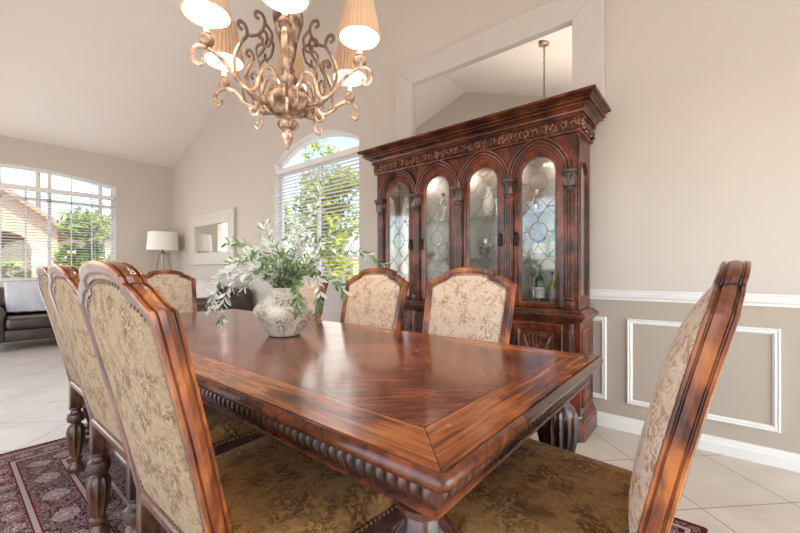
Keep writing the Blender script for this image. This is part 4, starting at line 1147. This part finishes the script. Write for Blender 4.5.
def pillow(name, label, loc, rx, rz, w=.46, h=.44, d=.13):
    m = MB(); n = 14; V = []; F = []
    for sgn in (1, -1):
        k = len(V)
        for i in range(n+1):
            for j in range(n+1):
                u, v = i/n*2-1, j/n*2-1
                e = (1-abs(u)**2.6)*(1-abs(v)**2.6)
                V.append((sgn*d/2*max(0, e)**.55, u*w/2*(1-.06*(1-abs(v))*abs(u)), h/2+v*h/2*(1-.06*(1-abs(u))*abs(v))))
        F += [(k+i*(n+1)+j, k+(i+1)*(n+1)+j, k+(i+1)*(n+1)+j+1, k+i*(n+1)+j+1) for i in range(n) for j in range(n)]
    m.add(V, F); o = m.build(name, M['cushion'], angle=80); o.location = loc; o.rotation_euler = (0, rx, rz); return tag(o, label, 'cushion', 'pillows on the sofa')
pillow('throw_pillow', 'cream patterned pillow leaning at the near end of the sofa', (2.40, 5.70, .470), radians(12), pi*.05, .52, .50)
pillow('throw_pillow', 'cream patterned pillow in the middle of the sofa', (2.40, 6.32, .470), radians(12), 0)

lx, ly = 2.64, 7.93
lamp = thing('floor_lamp', 'floor lamp with white drum shade and pale wooden legs in the corner', 'lamp', (lx, ly, 0))
m = MB(); m.lathe([(.262, 1.475), (.238, 1.81), (.235, 1.81), (.259, 1.475)], n=36, cap=False); m.build('lamp_shade', M['lamp_shade'], lamp)
m = MB(); m.lathe([(.02, 1.40), (.05, 1.41), (.05, 1.43), (.012, 1.44), (.012, 1.60)], n=14); m.build('lamp_holder', M['iron'], lamp)
m = MB(); m.lathe([(.02, 1.60), (.04, 1.64), (.03, 1.70), (.005, 1.71)], n=14); m.build('bulb', M['candle'], lamp)
for k in range(3):
    a = radians(39.5+90)+k*2*pi/3; ca, sa = cos(a), sin(a)
    m = MB(); m.tube([(.04*ca+.05*ca, .09*sa, 1.42), (.30*ca, .30*sa, 0)], .022, 8); m.build('leg', M['palewood'], lamp)
m = MB(); m.lathe([(.12, 1.395), (.12, 1.41)], n=20); m.build('leg_plate', M['palewood'], lamp)

# ------------------------------------------------------------------ outdoors
m = MB(); m.add([(-40, -40, -.12), (60, -40, -.12), (60, 60, -.12), (-40, 60, -.12)], [(0, 1, 2, 3)]); g = m.build('ground', M['gravel'], smooth=False); struct(g)
def tree(name, label, x, y, h, cr, cz, lm, n=2600, trunk=.08, seed=1, cat='tree', leaf=.10, lean=0):
    random.seed(seed); t = thing(name, label, cat, (x, y, -.12))
    m = MB(); m.tube([(0, 0, 0), (.05+lean*.3, .02, h*.3), (-.03+lean*.6, .04, h*.6), (lean, 0, h*.85)], [trunk, trunk*.8, trunk*.6, trunk*.25], 8)
    for k in range(6):
        a = k*1.05; m.tube([(lean*.5, 0, h*(.3+.06*k)), (lean+cr*.3*cos(a), cr*.3*sin(a), h*(.45+.06*k)), (lean+cr*.7*cos(a), cr*.7*sin(a), h*(.6+.05*k))], [trunk*.5, trunk*.3, .01], 5)
    m.build('trunk', M['bark'], t)
    m = MB(); blobs = [(random.uniform(-.62, .62)*cr+lean, random.uniform(-.62, .62)*cr, cz+random.gauss(0, .38)*(h-cz), random.uniform(.25, .5)*cr) for _ in range(16)]
    for _ in range(n):
        b = random.choice(blobs); d = Vector((random.gauss(0, 1), random.gauss(0, 1), random.gauss(0, 1))).normalized()*b[3]*random.uniform(.5, 1)
        p = Vector(b[:3])+d; u = Vector((random.gauss(0, 1), random.gauss(0, 1), random.gauss(0, 1))).normalized(); w = u.orthogonal().normalized()
        s = leaf*random.uniform(.6, 1.2)
        m.add([p-u*s, p+w*s*.45, p+u*s, p-w*s*.45], [(0, 1, 2, 3)])
    m.build('crown', lm, t, smooth=False)
# through the back window
tree('garden_tree', 'bushy green tree outside at the right of the wide arched window', 2.55, 12.3, 3.3, .85, 1.75, M['tree_g'], 3200, seed=3)
tree('garden_shrub', 'low green shrub outside by the neighbour house', 1.05, 12.9, 1.5, .42, .8, M['tree_g'], 1200, seed=5, cat='shrub')
def palm(label, x, y, h, seed):
    random.seed(seed); t = thing('palm_tree', label, 'tree', (x, y, -.12), 0, 'distant palm trees')
    m = MB(); m.tube([(0, 0, 0), (.1, 0, h*.5), (.05, 0, h)], [.16, .12, .11], 8); m.build('trunk', M['bark'], t)
    m = MB()
    for k in range(26):
        a = k*2.399; el = random.uniform(-.5, 1.2); L = random.uniform(.8, 1.2)
        P = [Vector((.05+L*s*cos(a)*cos(el), L*s*sin(a)*cos(el), h+L*s*sin(el)-.7*s*s*L)) for s in (0, .25, .5, .75, 1)]
        for i in range(4):
            for q in (-1, 1):
                sd = Vector((-sin(a), cos(a), 0))*q
                for z in (0, .5):
                    p = P[i].lerp(P[i+1], z); m.add([p, p+(P[i+1]-P[i])*.5, p+sd*.22+(P[i+1]-P[i])*.9-Vector((0, 0, .12))], [(0, 1, 2)])
    m.build('fronds', M['tree_g'], t, smooth=False)
palm('distant palm tree left of the pair seen through the wide arched window', 3.6, 31, 8.8, 4)
palm('distant palm tree right of the pair seen through the wide arched window', 7.0, 33, 9.2, 6)
# neighbour house
hs = thing('neighbor_house', 'tan stucco house with clay tile gable and arched entry outside the wide window', 'house', (-1.5, 17, -.12))
ho = (-1.5, 17, -.12)
m = MB(); G = lambda x, z, d: (x, 16.0+d, z)
A = garch(1.15, .62, 0, 1.7, 2.25, 10)
gx0, gx1, ez, pz, pkx = -3.2, 2.35, 2.45, 4.6, -.45
R = rect_like(A, 1.15, -.3, gx1, -.12, 2.45, 1.7)
plate(m, R, A, G, 0, .3); 
m.box(gx0, -.3, 16, 16.3, -.12, 2.45)
m.add([(gx0, 16, ez), (gx1, 16, ez), (pkx, 16, pz), (gx0, 16.3, ez), (gx1, 16.3, ez), (pkx, 16.3, pz)], [(0, 1, 2), (3, 5, 4), (0, 2, 5, 3), (1, 4, 5, 2)])
m.box(gx0, gx1, 18.2, 18.4, -.12, 2.45); m.box(gx1-.2, gx1, 16.3, 18.2, -.12, 2.45)
m.build('wall', M['stucco'], hs, off=ho, smooth=False)
m = MB()
for x0, x1 in ((gx0-.4, pkx), (gx1+.4, pkx)):
    z0 = ez-.4*(pz-ez)/(gx1-pkx)
    m.add([(x0, 15.6, z0), (x1, 15.6, pz), (x1, 22, pz), (x0, 22, z0), (x0, 15.6, z0+.16), (x1, 15.6, pz+.16), (x1, 22, pz+.16), (x0, 22, z0+.16)], [(0, 1, 2, 3), (4, 7, 6, 5), (0, 4, 5, 1), (3, 2, 6, 7), (0, 3, 7, 4), (1, 5, 6, 2)])
m.build('roof', M['rooftile'], hs, off=ho, smooth=False)
hs2 = thing('neighbor_house', 'pale beige house with low tile roof farther off behind the green tree', 'house', (6, 24, -.12))
m = MB(); m.box(-3, 6, 0, 5, 0, 3.0); m.build('wall', M['stucco2'], hs2, smooth=False)
m = MB(); m.add([(-3.5, -.5, 2.9), (6.5, -.5, 2.9), (6.5, 5.5, 2.9), (-3.5, 5.5, 2.9), (-1, 2.5, 4.4), (4, 2.5, 4.4)], [(0, 1, 5, 4), (1, 2, 5), (2, 3, 4, 5), (3, 0, 4), (0, 3, 2, 1)]); m.build('roof', M['rooftile'], hs2, smooth=False)
# through the right window
tree('garden_tree', 'yellow green tree outside at the left half of the narrower arched window', 6.0, 10.6, 4.6, 1.45, 2.5, M['tree_y'], 5200, seed=8)
tree('garden_tree', 'yellow green tree with thin trunk outside at the right half of the narrower window', 6.5, 7.35, 4.3, 1.35, 2.6, M['tree_y'], 4800, seed=9, trunk=.06)
tree('flowering_shrub', 'rust red flowering shrub outside behind the green trees', 9.0, 10.9, 4.6, .9, 3.0, M['tree_r'], 2400, seed=10, cat='shrub')
m = MB(); m.box(10.5, 10.7, 2, 20, -.12, 1.75); tag(m.build('garden_wall', M['stucco2'], smooth=False), 'beige garden wall behind the trees outside the narrower window', 'wall')

# ------------------------------------------------------------------ light
w = bpy.data.worlds.new('sky'); S.world = w; w.use_nodes = True
nt = w.node_tree; nt.nodes.clear()
sky = nt.nodes.new('ShaderNodeTexSky'); sky.sky_type = 'NISHITA'; sky.sun_disc = False
sky.sun_elevation = radians(48); sky.sun_rotation = radians(200); sky.altitude = 300; sky.dust_density = 1.5
bg = nt.nodes.new('ShaderNodeBackground'); bg.inputs[1].default_value = .36
out = nt.nodes.new('ShaderNodeOutputWorld'); nt.links.new(sky.outputs[0], bg.inputs[0]); nt.links.new(bg.outputs[0], out.inputs[0])
sun = bpy.data.lights.new('sun', 'SUN'); sun.energy = 3.8; sun.angle = radians(1); sun.color = (1, .95, .86)
so = bpy.data.objects.new('sun', sun); C.objects.link(so)
so.rotation_euler = (radians(40), 0, radians(-12))
def area_light(name, loc, rot, sx, sy, e, c=(1, .97, .93)):
    L = bpy.data.lights.new(name, 'AREA'); L.shape = 'RECTANGLE'; L.size = sx; L.size_y = sy; L.energy = e; L.color = c
    o = bpy.data.objects.new(name, L); C.objects.link(o); o.location = loc; o.rotation_euler = rot; return o
# daylight at the two arched windows, and fill added behind the unseen rear door
area_light('fill_rear_door', (1.02, RY-.25, 1.2), (radians(90), 0, 0), 3.4, 2.1, 50)
area_light('daylight_window_back', (.85, WY-.03, 1.8), (radians(-90), 0, 0), 2.2, 1.6, 12)
area_light('daylight_window_right', (WX-.03, 3.89, 1.8), (0, radians(90), 0), 1.6, 1.5, 9)

# daylight fill added behind the two made-up openings in the left wall
area_light('fill_opening', (LX-.3, 1.05, 1.2), (0, radians(-90), 0), 2.2, 3.8, 18)
area_light('fill_opening', (LX-.3, 6.0, 1.2), (0, radians(-90), 0), 2.2, 3.0, 31)

# ------------------------------------------------------------------ camera
cam = bpy.data.cameras.new('camera'); co = bpy.data.objects.new('camera', cam); C.objects.link(co)
co.location = (0, 0, H); co.rotation_euler = (radians(90), 0, radians(-50.45))
cam.lens = 379/800*36; cam.sensor_width = 36; cam.shift_y = 4.5/800; cam.clip_start = .02; cam.clip_end = 200
S.camera = co
S.view_settings.view_transform = 'Standard'; S.view_settings.look = 'None'
S.view_settings.gamma = 1; S.view_settings.use_curve_mapping = False; S.view_settings.exposure = 0.68
